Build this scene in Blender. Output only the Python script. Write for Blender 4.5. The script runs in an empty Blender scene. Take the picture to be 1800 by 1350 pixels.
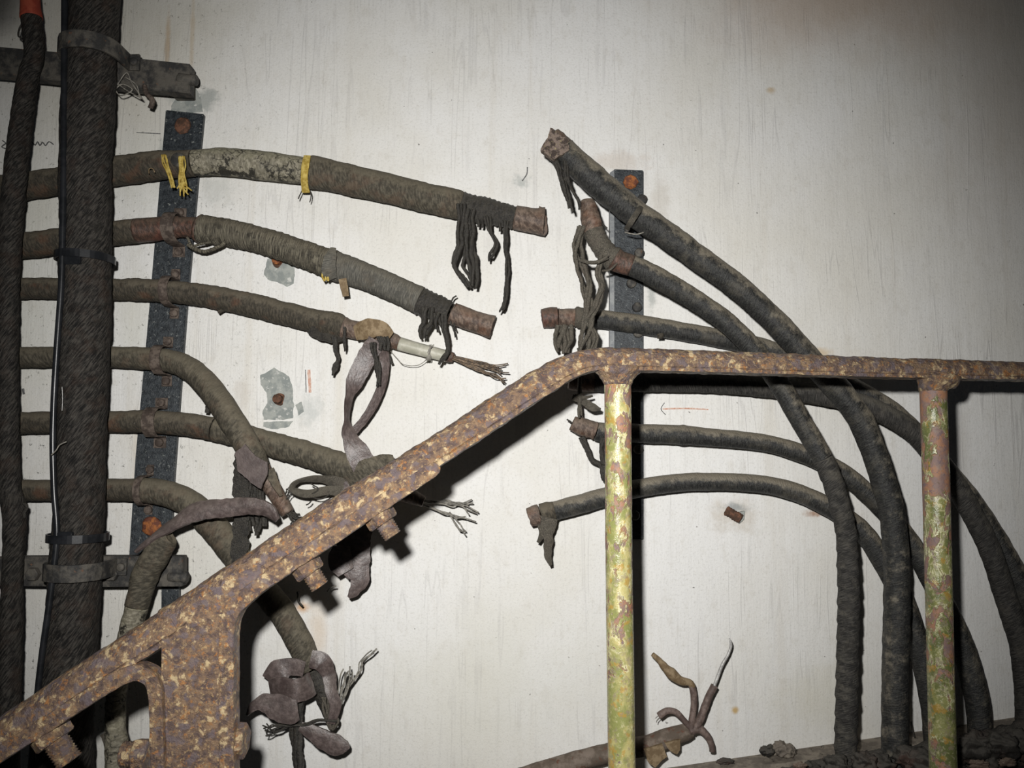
import bpy, bmesh, math, random
from mathutils import Vector, noise, Matrix
random.seed(7)
S = bpy.context.scene
COL = S.collection
# ------------------------------------------------------------------ camera, world, light, exposure
F = 1413.0; PITCH = math.radians(5.0)
CAM = Vector((0, -1.0, 1.5))
cd = bpy.data.cameras.new('camera'); cam = bpy.data.objects.new('camera', cd); COL.objects.link(cam)
cam.location = CAM; cam.rotation_euler = (math.pi/2 + PITCH, 0, 0)
cd.sensor_width = 36; cd.lens = F/1800*36; cd.clip_start = .01
S.camera = cam
w = bpy.data.worlds.new('dark_room'); S.world = w; w.use_nodes = True
w.node_tree.nodes['Background'].inputs[0].default_value = (.75, .85, 1, 1)
w.node_tree.nodes['Background'].inputs[1].default_value = .012
ld = bpy.data.lights.new('flash', 'SPOT'); fl = bpy.data.objects.new('flash', ld); COL.objects.link(fl)
fl.location = CAM + Vector((-.045, .0, .07))
ld.energy = 46; ld.spot_size = math.radians(94); ld.spot_blend = 1.0; ld.shadow_soft_size = .012
ld.color = (1, .985, .955)
FWD = Vector((0, math.cos(PITCH), math.sin(PITCH))); UP = Vector((0, -math.sin(PITCH), math.cos(PITCH)))
S.view_settings.view_transform = 'Standard'; S.view_settings.look = 'None'
S.view_settings.exposure = 0.0; S.view_settings.gamma = 1.0; S.view_settings.use_curve_mapping = False

def P(x, y, yo=0.0):
    """point seen at photo pixel (x, y) lying yo metres in front of the wall"""
    d = Vector((1, 0, 0))*((x-900)/F) + UP*(-(y-675)/F) + FWD
    return CAM + d*((1.0-yo)/d.y)
def SC(x, y, yo=0.0):
    d = UP*(-(y-675)/F) + FWD
    return (1.0-yo)/d.y/F
aim = P(850, 700)
fl.rotation_euler = (aim-fl.location).to_track_quat('-Z', 'Y').to_euler()

# ------------------------------------------------------------------ material helpers
class NT:
    def __init__(s, name, rough=.8, spec=.3, metal=0):
        s.m = bpy.data.materials.new(name); s.m.use_nodes = True; s.t = s.m.node_tree
        s.b = s.t.nodes['Principled BSDF']; s.b.inputs['Roughness'].default_value = rough
        s.b.inputs['Specular IOR Level'].default_value = spec; s.b.inputs['Metallic'].default_value = metal
        s.tc = s.t.nodes.new('ShaderNodeTexCoord')
    def n(s, k): return s.t.nodes.new(k)
    def l(s, a, b): s.t.links.new(a, b)
    def val(s, sock, v):
        if hasattr(v, 'is_output') or isinstance(v, bpy.types.NodeSocket): s.l(v, sock)
        else: sock.default_value = v
    def mapc(s, src='Object', loc=(0,0,0), rot=(0,0,0), sc=(1,1,1)):
        a = s.n('ShaderNodeMapping'); s.l(s.tc.outputs[src], a.inputs[0])
        a.inputs['Location'].default_value = loc; a.inputs['Rotation'].default_value = rot; a.inputs['Scale'].default_value = sc
        return a.outputs[0]
    def noise(s, vec, scale, detail=4, rough=.55, dist=0):
        a = s.n('ShaderNodeTexNoise'); s.l(vec, a.inputs['Vector']); a.inputs['Scale'].default_value = scale
        a.inputs['Detail'].default_value = detail; a.inputs['Roughness'].default_value = rough; a.inputs['Distortion'].default_value = dist
        return a.outputs['Fac']
    def rng(s, v, a, b, c=0, d=1, smooth=True):
        m = s.n('ShaderNodeMapRange'); s.l(v, m.inputs[0]); m.interpolation_type = 'SMOOTHSTEP' if smooth else 'LINEAR'
        for i, q in enumerate((a, b, c, d)): m.inputs[i+1].default_value = q
        return m.outputs[0]
    def math(s, op, a, b=0.0):
        m = s.n('ShaderNodeMath'); m.operation = op; s.val(m.inputs[0], a); s.val(m.inputs[1], b); return m.outputs[0]
    def mix(s, f, a, b):
        m = s.n('ShaderNodeMix'); m.data_type = 'RGBA'; s.val(m.inputs[0], f)
        for i, q in ((6, a), (7, b)):
            if isinstance(q, tuple): m.inputs[i].default_value = (*q, 1)
            else: s.l(q, m.inputs[i])
        return m.outputs[2]
    def bump(s, h, strength=.5, dist=.002, prev=None):
        b = s.n('ShaderNodeBump'); s.l(h, b.inputs['Height']); b.inputs['Strength'].default_value = strength
        b.inputs['Distance'].default_value = dist
        if prev: s.l(prev, b.inputs['Normal'])
        return b.outputs[0]
    def fin(s, col, nrm=None, rough=None):
        if isinstance(col, tuple): s.b.inputs['Base Color'].default_value = (*col, 1)
        else: s.l(col, s.b.inputs['Base Color'])
        if nrm: s.l(nrm, s.b.inputs['Normal'])
        if rough: s.l(rough, s.b.inputs['Roughness'])
        return s.m

def wrap_mat(name, dark, mid, stain, dust, dust_amt=.8, ang=.9, fib=(900, 90), rough=.75, spec=.35, bstr=.6, stain_amt=.5, crack=None):
    """tape, cloth or fibre wound round a cable; settled dust on whatever faces up"""
    m = NT(name, rough, spec)
    uv = m.mapc('UV', rot=(0, 0, ang), sc=(1, 1, 1))
    mp = m.n('ShaderNodeMapping'); m.l(uv, mp.inputs[0]); mp.inputs['Scale'].default_value = (fib[0], fib[1], 1)
    fibre = m.noise(mp.outputs[0], 1.0, 4, .6)
    ob = m.mapc('Object')
    big = m.noise(ob, 38, 4, .6); fine = m.noise(ob, 420, 3, .6)
    c = m.mix(m.rng(fibre, .38, .66), dark, mid)
    c = m.mix(m.math('MULTIPLY', m.rng(big, .5, .68), stain_amt), c, stain)
    g = m.n('ShaderNodeNewGeometry'); sp = m.n('ShaderNodeSeparateXYZ'); m.l(g.outputs['Normal'], sp.inputs[0])
    du = m.rng(m.math('ADD', sp.outputs[2], m.math('MULTIPLY', m.math('SUBTRACT', m.noise(ob, 90, 5, .75), .5), 2.0)), -.05, .6)
    c = m.mix(m.rng(m.noise(m.mapc('Object', loc=(1, 5, 2)), 120, 4, .7), .52, .62, 0, .6), c, dark)
    c = m.mix(m.math('MULTIPLY', du, dust_amt), c, dust)
    c = m.mix(m.rng(fine, .6, .75, 0, .35), c, (.16, .15, .13))
    h = m.math('ADD', m.math('MULTIPLY', fibre, .7), m.math('MULTIPLY', fine, .4))
    nr = m.bump(h, bstr, .0022)
    if crack:
        v = m.n('ShaderNodeTexVoronoi'); v.feature = 'DISTANCE_TO_EDGE'; v.inputs['Scale'].default_value = 75
        vv = m.n('ShaderNodeVectorMath'); vv.operation = 'ADD'
        nz = m.n('ShaderNodeTexNoise'); m.l(ob, nz.inputs['Vector']); nz.inputs['Scale'].default_value = 60; nz.inputs['Detail'].default_value = 4
        sc = m.n('ShaderNodeVectorMath'); sc.operation = 'SCALE'; m.l(nz.outputs['Color'], sc.inputs[0]); sc.inputs['Scale'].default_value = .03
        m.l(ob, vv.inputs[0]); m.l(sc.outputs[0], vv.inputs[1]); m.l(vv.outputs[0], v.inputs['Vector'])
        e = m.rng(v.outputs['Distance'], .0, .09, 1, 0)
        e = m.math('MAXIMUM', m.math('MULTIPLY', e, m.rng(m.noise(ob, 55, 3), .4, .6)), m.rng(m.math('SUBTRACT', m.noise(ob, 70, 5, .7), m.math('MULTIPLY', sp.outputs[2], .12)), .57, .63))
        c = m.mix(m.math('MULTIPLY', e, .9), c, crack)
    return m.fin(c, nr)

M = {}
M['tar'] = wrap_mat('black_tarred_wrap', (.012, .012, .012), (.042, .042, .038), (.10, .09, .07), (.24, .21, .16), .85, .25, (700, 120), .55, .5, .9)
M['wound'] = wrap_mat('dark_wound_yarn', (.02, .019, .018), (.085, .08, .072), (.10, .09, .075), (.17, .155, .125), .5, .35, (1300, 80), .75, .3, .8)
M['fuzz'] = wrap_mat('black_fibrous_tape', (.008, .0075, .007), (.07, .063, .055), (.045, .028, .02), (.10, .09, .075), .3, .95, (620, 75), .8, .25, 1.0)
M['brown'] = wrap_mat('brown_dusty_tape', (.035, .031, .024), (.085, .072, .053), (.13, .065, .038), (.155, .133, .098), .7, .2, (500, 130), .8, .25, .55)
M['olive'] = wrap_mat('olive_dusty_tape', (.045, .04, .03), (.12, .105, .078), (.12, .08, .055), (.175, .152, .11), .65, .35, (400, 120), .8, .25, .5)
M['painted'] = wrap_mat('cracked_cream_paint', (.16, .145, .105), (.34, .31, .24), (.12, .11, .09), (.30, .28, .19), .45, .1, (300, 150), .7, .3, .6, .35, (.014, .013, .011))
M['cloth'] = wrap_mat('frayed_cloth_winding', (.03, .027, .022), (.24, .215, .16), (.06, .052, .04), (.19, .165, .12), .5, .12, (1500, 60), .85, .2, .8, .7)
M['grey'] = wrap_mat('grey_cloth_tape', (.07, .068, .06), (.18, .17, .145), (.12, .10, .075), (.2, .18, .14), .5, .12, (1200, 80), .85, .2, .6)
M['core'] = wrap_mat('pinkish_brown_core', (.065, .044, .034), (.20, .145, .112), (.14, .06, .03), (.25, .2, .155), .4, .5, (260, 120), .6, .35, .6)
M['rustcable'] = wrap_mat('rusty_red_sheath', (.045, .028, .021), (.13, .07, .05), (.16, .045, .028), (.16, .13, .1), .4, .2, (300, 120), .55, .4, .6)
M['strand'] = wrap_mat('black_sticky_yarn', (.012, .011, .010), (.07, .062, .05), (.05, .045, .035), (.1, .09, .07), .3, .9, (1500, 500), .5, .5, .8)
M['strand_grey'] = wrap_mat('grey_brown_yarn', (.05, .045, .036), (.17, .15, .12), (.12, .1, .08), (.2, .18, .14), .3, .9, (1500, 500), .8, .3, .8)
M['strap'] = wrap_mat('purple_brown_strap', (.075, .056, .052), (.145, .112, .104), (.05, .035, .033), (.19, .16, .14), .35, .1, (160, 160), .42, .5, .35, .8)
M['white_ins'] = wrap_mat('off_white_insulation', (.36, .35, .28), (.52, .50, .42), (.26, .29, .24), (.45, .43, .35), .2, .0, (80, 80), .45, .4, .2, .5)
M['crust'] = wrap_mat('dark_crusty_grime', (.010, .009, .008), (.05, .045, .038), (.12, .07, .055), (.12, .11, .095), .5, .4, (200, 200), .8, .3, 1.0)

def plain(name, c1, c2, scale=120, rough=.5, spec=.4, metal=0, bs=.4, c3=None, th=(.42, .6), th3=(.58, .66)):
    m = NT(name, rough, spec, metal); ob = m.mapc('Object')
    a = m.noise(ob, scale, 5, .65)
    c = m.mix(m.rng(a, *th), c1, c2)
    if c3: c = m.mix(m.rng(m.noise(m.mapc('Object', loc=(3, 7, 1)), scale*1.7, 4, .7), *th3), c, c3)
    return m.fin(c, m.bump(m.noise(ob, scale*3, 4, .7), bs, .0015))
M['steel'] = plain('blue_black_enamelled_steel', (.012, .016, .020), (.035, .042, .048), 150, .45, .5, 0, .5, (.20, .21, .2), (.4, .6), (.60, .68))
M['steel_side'] = plain('worn_grey_steel_edge', (.17, .18, .19), (.25, .26, .26), 90, .5, .5)
M['dustysteel'] = plain('dusty_dark_steel', (.035, .034, .033), (.11, .10, .085), 70, .7, .35, 0, .6, (.15, .08, .05), (.4, .62), (.63, .72))
M['clip'] = plain('dull_brown_clip', (.06, .045, .037), (.14, .11, .09), 130, .7, .3)
M['rustbolt'] = plain('orange_rusted_bolt', (.14, .05, .03), (.36, .13, .04), 150, .7, .3, 0, .8)
M['rustdull'] = plain('dull_brown_rusted_bolt', (.08, .045, .03), (.19, .09, .055), 150, .8, .3, 0, .8)
M['plastic'] = plain('black_plastic', (.012, .013, .015), (.02, .021, .024), 60, .3, .5, 0, .05)
M['redtape'] = plain('faded_red_tape', (.30, .05, .03), (.42, .09, .05), 60, .6, .3, 0, .2)
M['yellow'] = plain('yellow_fibre', (.36, .25, .05), (.55, .42, .12), 200, .8, .2)
M['copper'] = plain('dull_copper_wire', (.09, .065, .045), (.2, .14, .09), 200, .4, .5, .3, .3)
M['bare'] = plain('bare_grey_wire', (.35, .34, .33), (.55, .54, .52), 200, .4, .5, .2, .3)
M['insul'] = plain('mauve_brown_rubber', (.10, .07, .06), (.19, .14, .12), 120, .6, .4, 0, .4)
M['ragged'] = plain('crumbling_cut_face', (.06, .045, .038), (.22, .17, .14), 190, .8, .3, 0, 1.0, (.36, .30, .17), (.42, .58), (.60, .68))
M['flap'] = plain('yellow_brown_flap', (.16, .11, .06), (.27, .2, .12), 120, .7, .3, 0, .4)
M['pipe'] = plain('brown_dusty_sheath', (.11, .085, .065), (.2, .16, .13), 60, .75, .3, 0, .5, (.12, .06, .04))
M['board'] = plain('brown_grey_ledge', (.17, .145, .12), (.27, .235, .19), 60, .8, .3, 0, .5, (.07, .06, .05))
M['patch'] = plain('grey_bare_plaster', (.25, .27, .26), (.36, .375, .35), 70, .85, .2, 0, .4, (.55, .55, .52))
M['pencil'] = plain('graphite_mark', (.09, .09, .09), (.2, .2, .2), 600, .8, .2)
M['redmark'] = plain('faded_red_crayon', (.55, .30, .22), (.66, .50, .42), 300, .8, .2, 0, .1)
M['wire_lt'] = plain('thin_pale_wire', (.16, .15, .13), (.3, .28, .24), 200, .5, .4)

def rust_mat():
    m = NT('flaking_rust', .5, .5); ob = m.mapc('Object')
    a = m.noise(ob, 120, 5, .65, .5); b = m.noise(m.mapc('Object', loc=(5, 1, 2)), 170, 5, .7, .4)
    d = m.noise(m.mapc('Object', loc=(1, 9, 4)), 300, 4, .7); e = m.noise(m.mapc('Object', loc=(8, 3, 6)), 110, 4, .65, .6)
    c = m.mix(m.rng(a, .38, .62), (.105, .072, .065), (.255, .165, .10))
    c = m.mix(m.rng(b, .545, .65, 0, .8), c, (.40, .175, .05))
    c = m.mix(m.rng(d, .54, .66, 0, .6), c, (.50, .35, .17))
    c = m.mix(m.rng(m.math('MULTIPLY', e, a), .29, .36, 0, .75), c, (.64, .50, .29))
    c = m.mix(m.rng(m.noise(m.mapc('Object', loc=(2, 2, 8)), 100, 3, .5), .54, .63, 0, .8), c, (.15, .12, .13))
    h = m.math('ADD', m.math('MULTIPLY', m.noise(ob, 130, 6, .75), 1.0), m.math('MULTIPLY', d, .5))
    r = m.rng(b, .4, .6, .28, .55)
    return m.fin(c, m.bump(h, .9, .004), r)
M['rust'] = rust_mat()
def post_mat(name, gy, rustlvl):
    m = NT(name, .32, .55); ob = m.mapc('Object')
    st = m.mapc('Object', sc=(1, 1, .55))
    a = m.noise(st, 58, 5, .66, .6); b = m.noise(m.mapc('Object', loc=(4, 4, 4), sc=(1, 1, .6)), 60, 5, .65, .5); f = m.noise(ob, 260, 4, .7)
    z = m.n('ShaderNodeSeparateXYZ'); m.l(ob, z.inputs[0])
    # more paint gone near the top of the post
    up = m.rng(z.outputs[2], 1.18, 1.52, -.06, .075, False)
    c = m.mix(m.rng(b, .42, .62), gy[0], gy[1])
    c = m.mix(m.rng(f, .52, .66, 0, .5), c, (.62, .57, .34))
    c = m.mix(m.rng(m.noise(m.mapc('Object', loc=(2, 6, 1)), 80, 4, .6), .56, .62, 0, .6), c, (.44, .24, .04))
    rmask = m.rng(m.math('ADD', a, m.math('ADD', up, m.math('MULTIPLY', m.math('SUBTRACT', f, .5), .22))), rustlvl, rustlvl+.06)
    rc = m.mix(m.rng(m.noise(m.mapc('Object', loc=(7, 1, 5)), 90, 4, .6), .42, .6), (.22, .14, .12), (.34, .17, .095))
    rc = m.mix(m.rng(f, .55, .65, 0, .7), rc, (.13, .10, .12))
    c = m.mix(rmask, c, rc)
    edge = m.math('MULTIPLY', m.math('MULTIPLY', m.rng(m.math('ADD', a, up), rustlvl-.03, rustlvl), m.rng(m.math('ADD', a, up), rustlvl, rustlvl+.03, 1, 0)), m.rng(b, .45, .58))
    c = m.mix(m.math('MULTIPLY', edge, .8), c, (.74, .70, .45))
    c = m.mix(m.rng(m.noise(m.mapc('Object', loc=(3, 3, 9)), 130, 4, .7), .52, .66, 0, .6), c, (.27, .21, .17))
    h = m.math('SUBTRACT', m.math('MULTIPLY', f, .35), m.math('MULTIPLY', rmask, .4))
    return m.fin(c, m.bump(h, .6, .003), m.rng(m.math('ADD', rmask, m.math('MULTIPLY', f, .3)), 0, 1, .25, .6))
M['post'] = post_mat('yellow_green_flaking_paint', ((.25, .26, .09), (.50, .44, .19)), .535)
M['post2'] = post_mat('olive_flaking_paint', ((.13, .145, .05), (.27, .27, .10)), .505)

# ------------------------------------------------------------------ object helpers
def new_obj(name, me, mat, parent=None):
    o = bpy.data.objects.new(name, me); COL.objects.link(o)
    if mat is not None: me.materials.append(M[mat] if isinstance(mat, str) else mat)
    if parent is not None:
        o.parent = parent; o.matrix_parent_inverse = Matrix.Translation(-parent.location) if parent.parent is None else Matrix.Translation(-parent.matrix_world.translation)
    return o
def thing(name, label, cat, loc, group=None):
    o = bpy.data.objects.new(name, None); COL.objects.link(o); o.location = loc; o.empty_display_size = .02
    o['label'] = label; o['category'] = cat
    if group: o['group'] = group
    return o
def tag(o, label, cat, group=None):
    o['label'] = label; o['category'] = cat
    if group: o['group'] = group
    return o
def mesh(name, vs, fs, mat, parent=None, smooth=True, uvs=None, recalc=True):
    me = bpy.data.meshes.new(name); me.from_pydata(vs, [], fs)
    if uvs:
        ul = me.uv_layers.new(name='UVMap')
        for i, u in enumerate(uvs): ul.data[i].uv = u
    if recalc:
        bm = bmesh.new(); bm.from_mesh(me); bmesh.ops.recalc_face_normals(bm, faces=bm.faces); bm.to_mesh(me); bm.free()
    if smooth: me.polygons.foreach_set('use_smooth', [True]*len(me.polygons))
    return new_obj(name, me, mat, parent)

def sample(pts, step):
    """Catmull-Rom through (x, y, w, yo) -> list of (world point, radius, t)"""
    W = [(P(p[0], p[1], p[3]), p[2]*.5*SC(p[0], p[1], p[3])) for p in pts]
    out = []
    n = len(W)
    for i in range(n-1):
        a = W[max(i-1, 0)]; b = W[i]; c = W[i+1]; d = W[min(i+2, n-1)]
        L = (c[0]-b[0]).length; k = max(1, int(math.ceil(L/step)))
        for j in range(k):
            t = j/k; t2 = t*t; t3 = t2*t
            f = lambda q0, q1, q2, q3: .5*((2*q1)+(q2-q0)*t+(2*q0-5*q1+4*q2-q3)*t2+(3*q1-q0-3*q2+q3)*t3)
            out.append((f(a[0], b[0], c[0], d[0]), b[1]+(c[1]-b[1])*(t2*(3-2*t)), i+t))
    out.append((W[-1][0], W[-1][1], float(n-1)))
    return out
def full(pts, yo):
    r = []
    for p in pts:
        r.append((p[0], p[1], p[2], p[3] if len(p) > 3 else yo))
    return r
YB = Vector((0, 1, 0))
def frames(smp):
    fr = []; n = len(smp); last = None
    for i in range(n):
        t = (smp[min(i+1, n-1)][0]-smp[max(i-1, 0)][0]).normalized()
        b = YB-t*t.y
        if b.length < .25 and last is not None: b = last-t*t.dot(last)
        b.normalize(); last = b
        fr.append((t, b, t.cross(b)))
    return fr
def tube_mesh(smp, fr, segs, amp, sp_amp, sp_pitch, rs, lump, s0, cap_in, seed, ends):
    vs = []; uvs_v = []; rows = []
    s = s0; off = Vector((seed*3.1, seed*1.7, seed*.9))
    for i, (p, r, t) in enumerate(smp):
        if i: s += (p-smp[i-1][0]).length
        r = r*rs; tt, b, nn = fr[i]; row = []
        for j in range(segs+1):
            th = 2*math.pi*j/segs; thm = 2*math.pi*(j % segs)/segs
            d = b*math.cos(thm)+nn*math.sin(thm)
            if j < segs:
                q = p+d*r
                k = 1+amp*noise.noise(q*lump+off)+amp*.45*noise.noise(q*lump*3.3+off)
                if sp_amp:
                    x = s/sp_pitch+thm/(2*math.pi)+.25*noise.noise(q*25+off); x -= math.floor(x)
                    k += sp_amp*(x-.5 if x < .85 else (1-x)/.15*.85-.5)
                row.append(len(vs)); vs.append(p+d*r*k)
        rows.append((row, s, r))
    fs = []; uv = []
    for i in range(len(rows)-1):
        a, sa, ra = rows[i]; c, sc_, rc = rows[i+1]
        for j in range(segs):
            k = (j+1) % segs
            fs.append((a[j], a[k], c[k], c[j]))
            uv += [(sa, j/segs*6.283*ra), (sa, (j+1)/segs*6.283*ra), (sc_, (j+1)/segs*6.283*rc), (sc_, j/segs*6.283*rc)]
    for e, sg in ((0, 1), (-1, -1)):
        row, sa, ra = rows[e]; p = smp[e][0]; tt = fr[e][0]
        if ends:
            prev = row
            for rr, dp in ((.8, -.02), (.68, .16), (.3, .10)):
                nr = []
                for j in range(segs):
                    v = vs[row[j]]-p; nr.append(len(vs))
                    vs.append(p+v*rr+tt*sg*ra*(dp+.12*noise.noise((p+v*rr)*260+off)))
                for j in range(segs):
                    k = (j+1) % segs; fs.append((prev[j], prev[k], nr[k], nr[j])); uv += [(sa, 0)]*4
                prev = nr
            fs.append(tuple(prev)); uv += [(sa, 0)]*segs
        else:
            fs.append(tuple(row)); uv += [(sa, 0)]*segs
    return vs, fs, uv
_seed = [0]
def tube(name, mat, pts, yo=.03, parent=None, segs=18, amp=.06, sp=0, pitch=.02, lump=None, step=None, rs=1, ends=True, label=None, wob=0):
    _seed[0] += 1; sd = _seed[0]
    pts = full(pts, yo); wmax = max(p[2] for p in pts); R = wmax*.5*SC(900, 675, yo)
    step = step or max(.0012, R*.16)
    smp = sample(pts, step)
    if wob: smp = [(p+Vector((noise.noise(p*wob[0]+Vector((sd, 0, 0))), .5*noise.noise(p*wob[0]+Vector((0, sd, 0))), .4*noise.noise(p*wob[0]+Vector((0, 0, sd)))))*wob[1], r, t) for p, r, t in smp]
    v, f, u = tube_mesh(smp, frames(smp), segs, amp, sp, pitch, rs, lump or .9/R, 0, True, sd, ends)
    o = mesh(name, v, f, mat, parent, True, u)
    if label: o['label'] = label
    return o
def cable(thing_name, label, pts, zones, yo=.03, group=None, segs=22, cat='cable', step=None):
    """zones: (t0, t1, part name, material, dict) with t the index along pts"""
    pts = full(pts, yo)
    root = thing(thing_name, label, cat, P(pts[0][0], pts[0][1], pts[0][3]), group)
    R = max(p[2] for p in pts)*.5*SC(900, 675, yo)
    smp = sample(pts, step or R*.11); fr = frames(smp)
    S_ = [0]
    for i in range(1, len(smp)): S_.append(S_[-1]+(smp[i][0]-smp[i-1][0]).length)
    res = {}
    for z in zones:
        t0, t1, nm, mat = z[:4]; k = dict(amp=.07, sp=0, pitch=.02, rs=1, segs=segs, label=None); k.update(z[4] if len(z) > 4 else {})
        idx = [i for i, q in enumerate(smp) if t0-1e-6 <= q[2] <= t1+1e-6]
        sub = [smp[i] for i in idx]; sf = [fr[i] for i in idx]
        _seed[0] += 1
        v, f, u = tube_mesh(sub, sf, k['segs'], k['amp'], k['sp'], k['pitch'], k['rs'], 1.0/R, S_[idx[0]], True, _seed[0], True)
        o = mesh(nm, v, f, mat, root, True, u)
        if k['label']: o['label'] = k['label']
        res[nm] = o
    return root
def strand(parent, pts, yo=.04, mat='strand', w=6, name='strand', wob=(60, .003), sp=.25):
    pts = [(p[0], p[1], (p[2] if len(p) > 2 else w)) + ((p[3],) if len(p) > 3 else ()) for p in pts]
    return tube(name, mat, pts, yo, parent, segs=7, amp=.22, sp=sp, pitch=.006, step=.002, ends=False, wob=wob)
def bundle(parent, pts, yo=.045, mat='strand', n=4, w=6, spread=6, turns=.8, name='strand', cut=.12):
    """n loose strands following one path, twisted about each other"""
    for k in range(n):
        ph = 2*math.pi*k/n+random.random(); q = []
        m = len(pts)-1; m2 = m
        for i, p in enumerate(pts):
            a = ph+turns*2*math.pi*i/max(m, 1); sp = spread*(p[2] if len(p) > 2 else 1)
            fy = 1 if i < m else 1
            dx = math.cos(a)*sp; dy = (random.uniform(-1, .3)*cut*60 if i == m else 0)
            q.append((p[0]+dx, p[1]+dy, w*random.uniform(.8, 1.2)*(.6 if i == m else 1), yo+math.sin(a)*sp*.0007))
        strand(parent, q, yo, mat, name=name, wob=(70, .0022))
def fan(parent, a, b, yo, n, spread, mat='copper', w=1.8, curl=8, name='wire'):
    A = Vector(a); B = Vector(b); d = (B-A); L = d.length; d.normalize(); pn = Vector((-d.y, d.x))
    for k in range(n):
        u = random.uniform(-1, 1); q = []; e = random.uniform(.8, 1.05)
        for i in range(7):
            t = i/6*e
            off = pn*u*spread*(.25+.3*math.sin(t*3.1)+t*t*.6)+pn*random.uniform(-1, 1)*curl*t*.35+d*random.uniform(-1, 1)*curl*t*.3
            if i == 6: off += pn*random.uniform(-1, 1)*curl
            c = A+d*L*t+off; q.append((c.x, c.y, w, yo+u*.004+random.uniform(-1, 1)*.003*t))
        tube(name, mat, q, yo, parent, segs=5, amp=0, step=.002, ends=False)

def ribbon(name, mat, pts, yo, parent=None, th=.0016, curl=.12, K=7, edge=.05, label=None, close=False):
    """pts: (x, y, width px, tilt radians[, yo])"""
    _seed[0] += 1; sd = _seed[0]
    pp = [(p[0], p[1], p[2], p[4] if len(p) > 4 else yo) for p in pts]; smp = sample(pp, .0025); fr = frames(smp)
    vs = []; uv = []; fs = []; n = len(smp); s = 0; rows = []
    for i, (p, r, t) in enumerate(smp):
        if i: s += (p-smp[i-1][0]).length
        tt, b, nn = fr[i]; i0 = min(int(t), len(pts)-2); f = t-i0; f = f*f*(3-2*f)
        an = pts[i0][3]*(1-f)+pts[i0+1][3]*f
        c = nn*math.cos(an)+b*math.sin(an); nr = b*math.cos(an)-nn*math.sin(an)
        row = []
        for side in (1, -1):
            for k in range(K) if side == 1 else range(K-1, -1, -1):
                u = -1+2*k/(K-1); e = 1+edge*noise.noise(Vector((s*160, u*.8, sd)))*2
                q = p+c*u*r*e+nr*(curl*r*(u*u-.4)+.05*r*noise.noise(Vector((s*40, u, sd*2.3)))+side*th*.5)
                row.append(len(vs)); vs.append(q)
        rows.append((row, s, r))
    m = 2*K
    for i in range(n-1):
        a, sa, ra = rows[i]; c, sc_, rc = rows[i+1]
        for j in range(m):
            k = (j+1) % m; fs.append((a[j], a[k], c[k], c[j])); uv += [(sa, j*.004), (sa, j*.004+.004), (sc_, j*.004+.004), (sc_, j*.004)]
    for row, sa, _ in (rows[0], rows[-1]):
        for k in range(K-1):
            fs.append((row[k], row[k+1], row[m-2-k], row[m-1-k])); uv += [(sa, 0)]*4
    o = mesh(name, vs, fs, mat, parent, True, uv)
    o.data.set_sharp_from_angle(angle=math.radians(40))
    if label: o['label'] = label
    return o

def prism(name, mat, px, y0, y1, parent=None, bev=.0008, jag=0, label=None, at=None):
    """outline in photo pixels, taken at distance at (default the front y1), extruded between y0 and y1 from the wall"""
    at = y1 if at is None else at
    _seed[0] += 1
    W = [P(x, y, at) for x, y in px]
    if jag:
        W2 = []
        for i, a in enumerate(W):
            b = W[(i+1) % len(W)]; k = max(1, int((b-a).length/.0025))
            for j in range(k):
                q = a.lerp(b, j/k); nz = noise.noise(q*170+Vector((_seed[0], 0, 0)))+.6*noise.noise(q*420); n2 = noise.noise(q*190+Vector((0, 5, 0)))
                W2.append(q+Vector((nz, 0, n2))*jag)
        W = W2
    bm = bmesh.new()
    fr = [bm.verts.new((v.x, -y1, v.z)) for v in W]; bk = [bm.verts.new((v.x, -y0, v.z)) for v in W]
    n = len(W); bm.faces.new(fr); bm.faces.new(bk[::-1])
    for i in range(n): bm.faces.new((fr[i], bk[i], bk[(i+1) % n], fr[(i+1) % n]))
    bmesh.ops.recalc_face_normals(bm, faces=bm.faces)
    if bev and not jag: bmesh.ops.bevel(bm, geom=list(bm.edges), offset=bev, segments=2, affect='EDGES')
    me = bpy.data.meshes.new(name); bm.to_mesh(me); bm.free()
    o = new_obj(name, me, mat, parent)
    if label: o['label'] = label
    return o

def rod(name, mat, p0, p1, r, parent=None, segs=20, bev=.0008, amp=0, thread=0, label=None, rot=0):
    """solid of revolution (or hexagon with segs=6) between two world points"""
    _seed[0] += 1
    ax = (p1-p0); L = ax.length; ax.normalize()
    a = ax.cross(Vector((0, 0, 1)) if abs(ax.z) < .8 else Vector((1, 0, 0))).normalized(); b = ax.cross(a)
    prof = [(0, r-bev), (bev, r)]
    if thread:
        k = int(L/thread)
        for i in range(k):
            prof += [(bev+(L-2*bev)*(i+.25)/k, r), (bev+(L-2*bev)*(i+.75)/k, r*.87)]
    elif L > .012:
        k = int(L/.006); prof += [(bev+(L-2*bev)*(i+1)/(k+1), r) for i in range(k)]
    prof += [(L-bev, r), (L, r-bev)]
    vs = []; fs = []
    for (h, rr) in prof:
        for j in range(segs):
            th = 2*math.pi*j/segs+rot; d = a*math.cos(th)+b*math.sin(th)
            q = p0+ax*h+d*rr
            if amp: q += d*amp*noise.noise(q*220+Vector((_seed[0], 0, 0)))+ax*amp*.5*noise.noise(q*200)
            vs.append(q)
    m = len(prof)
    for i in range(m-1):
        for j in range(segs):
            k = (j+1) % segs; fs.append((i*segs+j, i*segs+k, (i+1)*segs+k, (i+1)*segs+j))
    fs.append(tuple(range(segs))[::-1]); fs.append(tuple((m-1)*segs+j for j in range(segs)))
    o = mesh(name, vs, fs, mat, parent, segs > 8)
    if label: o['label'] = label
    return o

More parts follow.
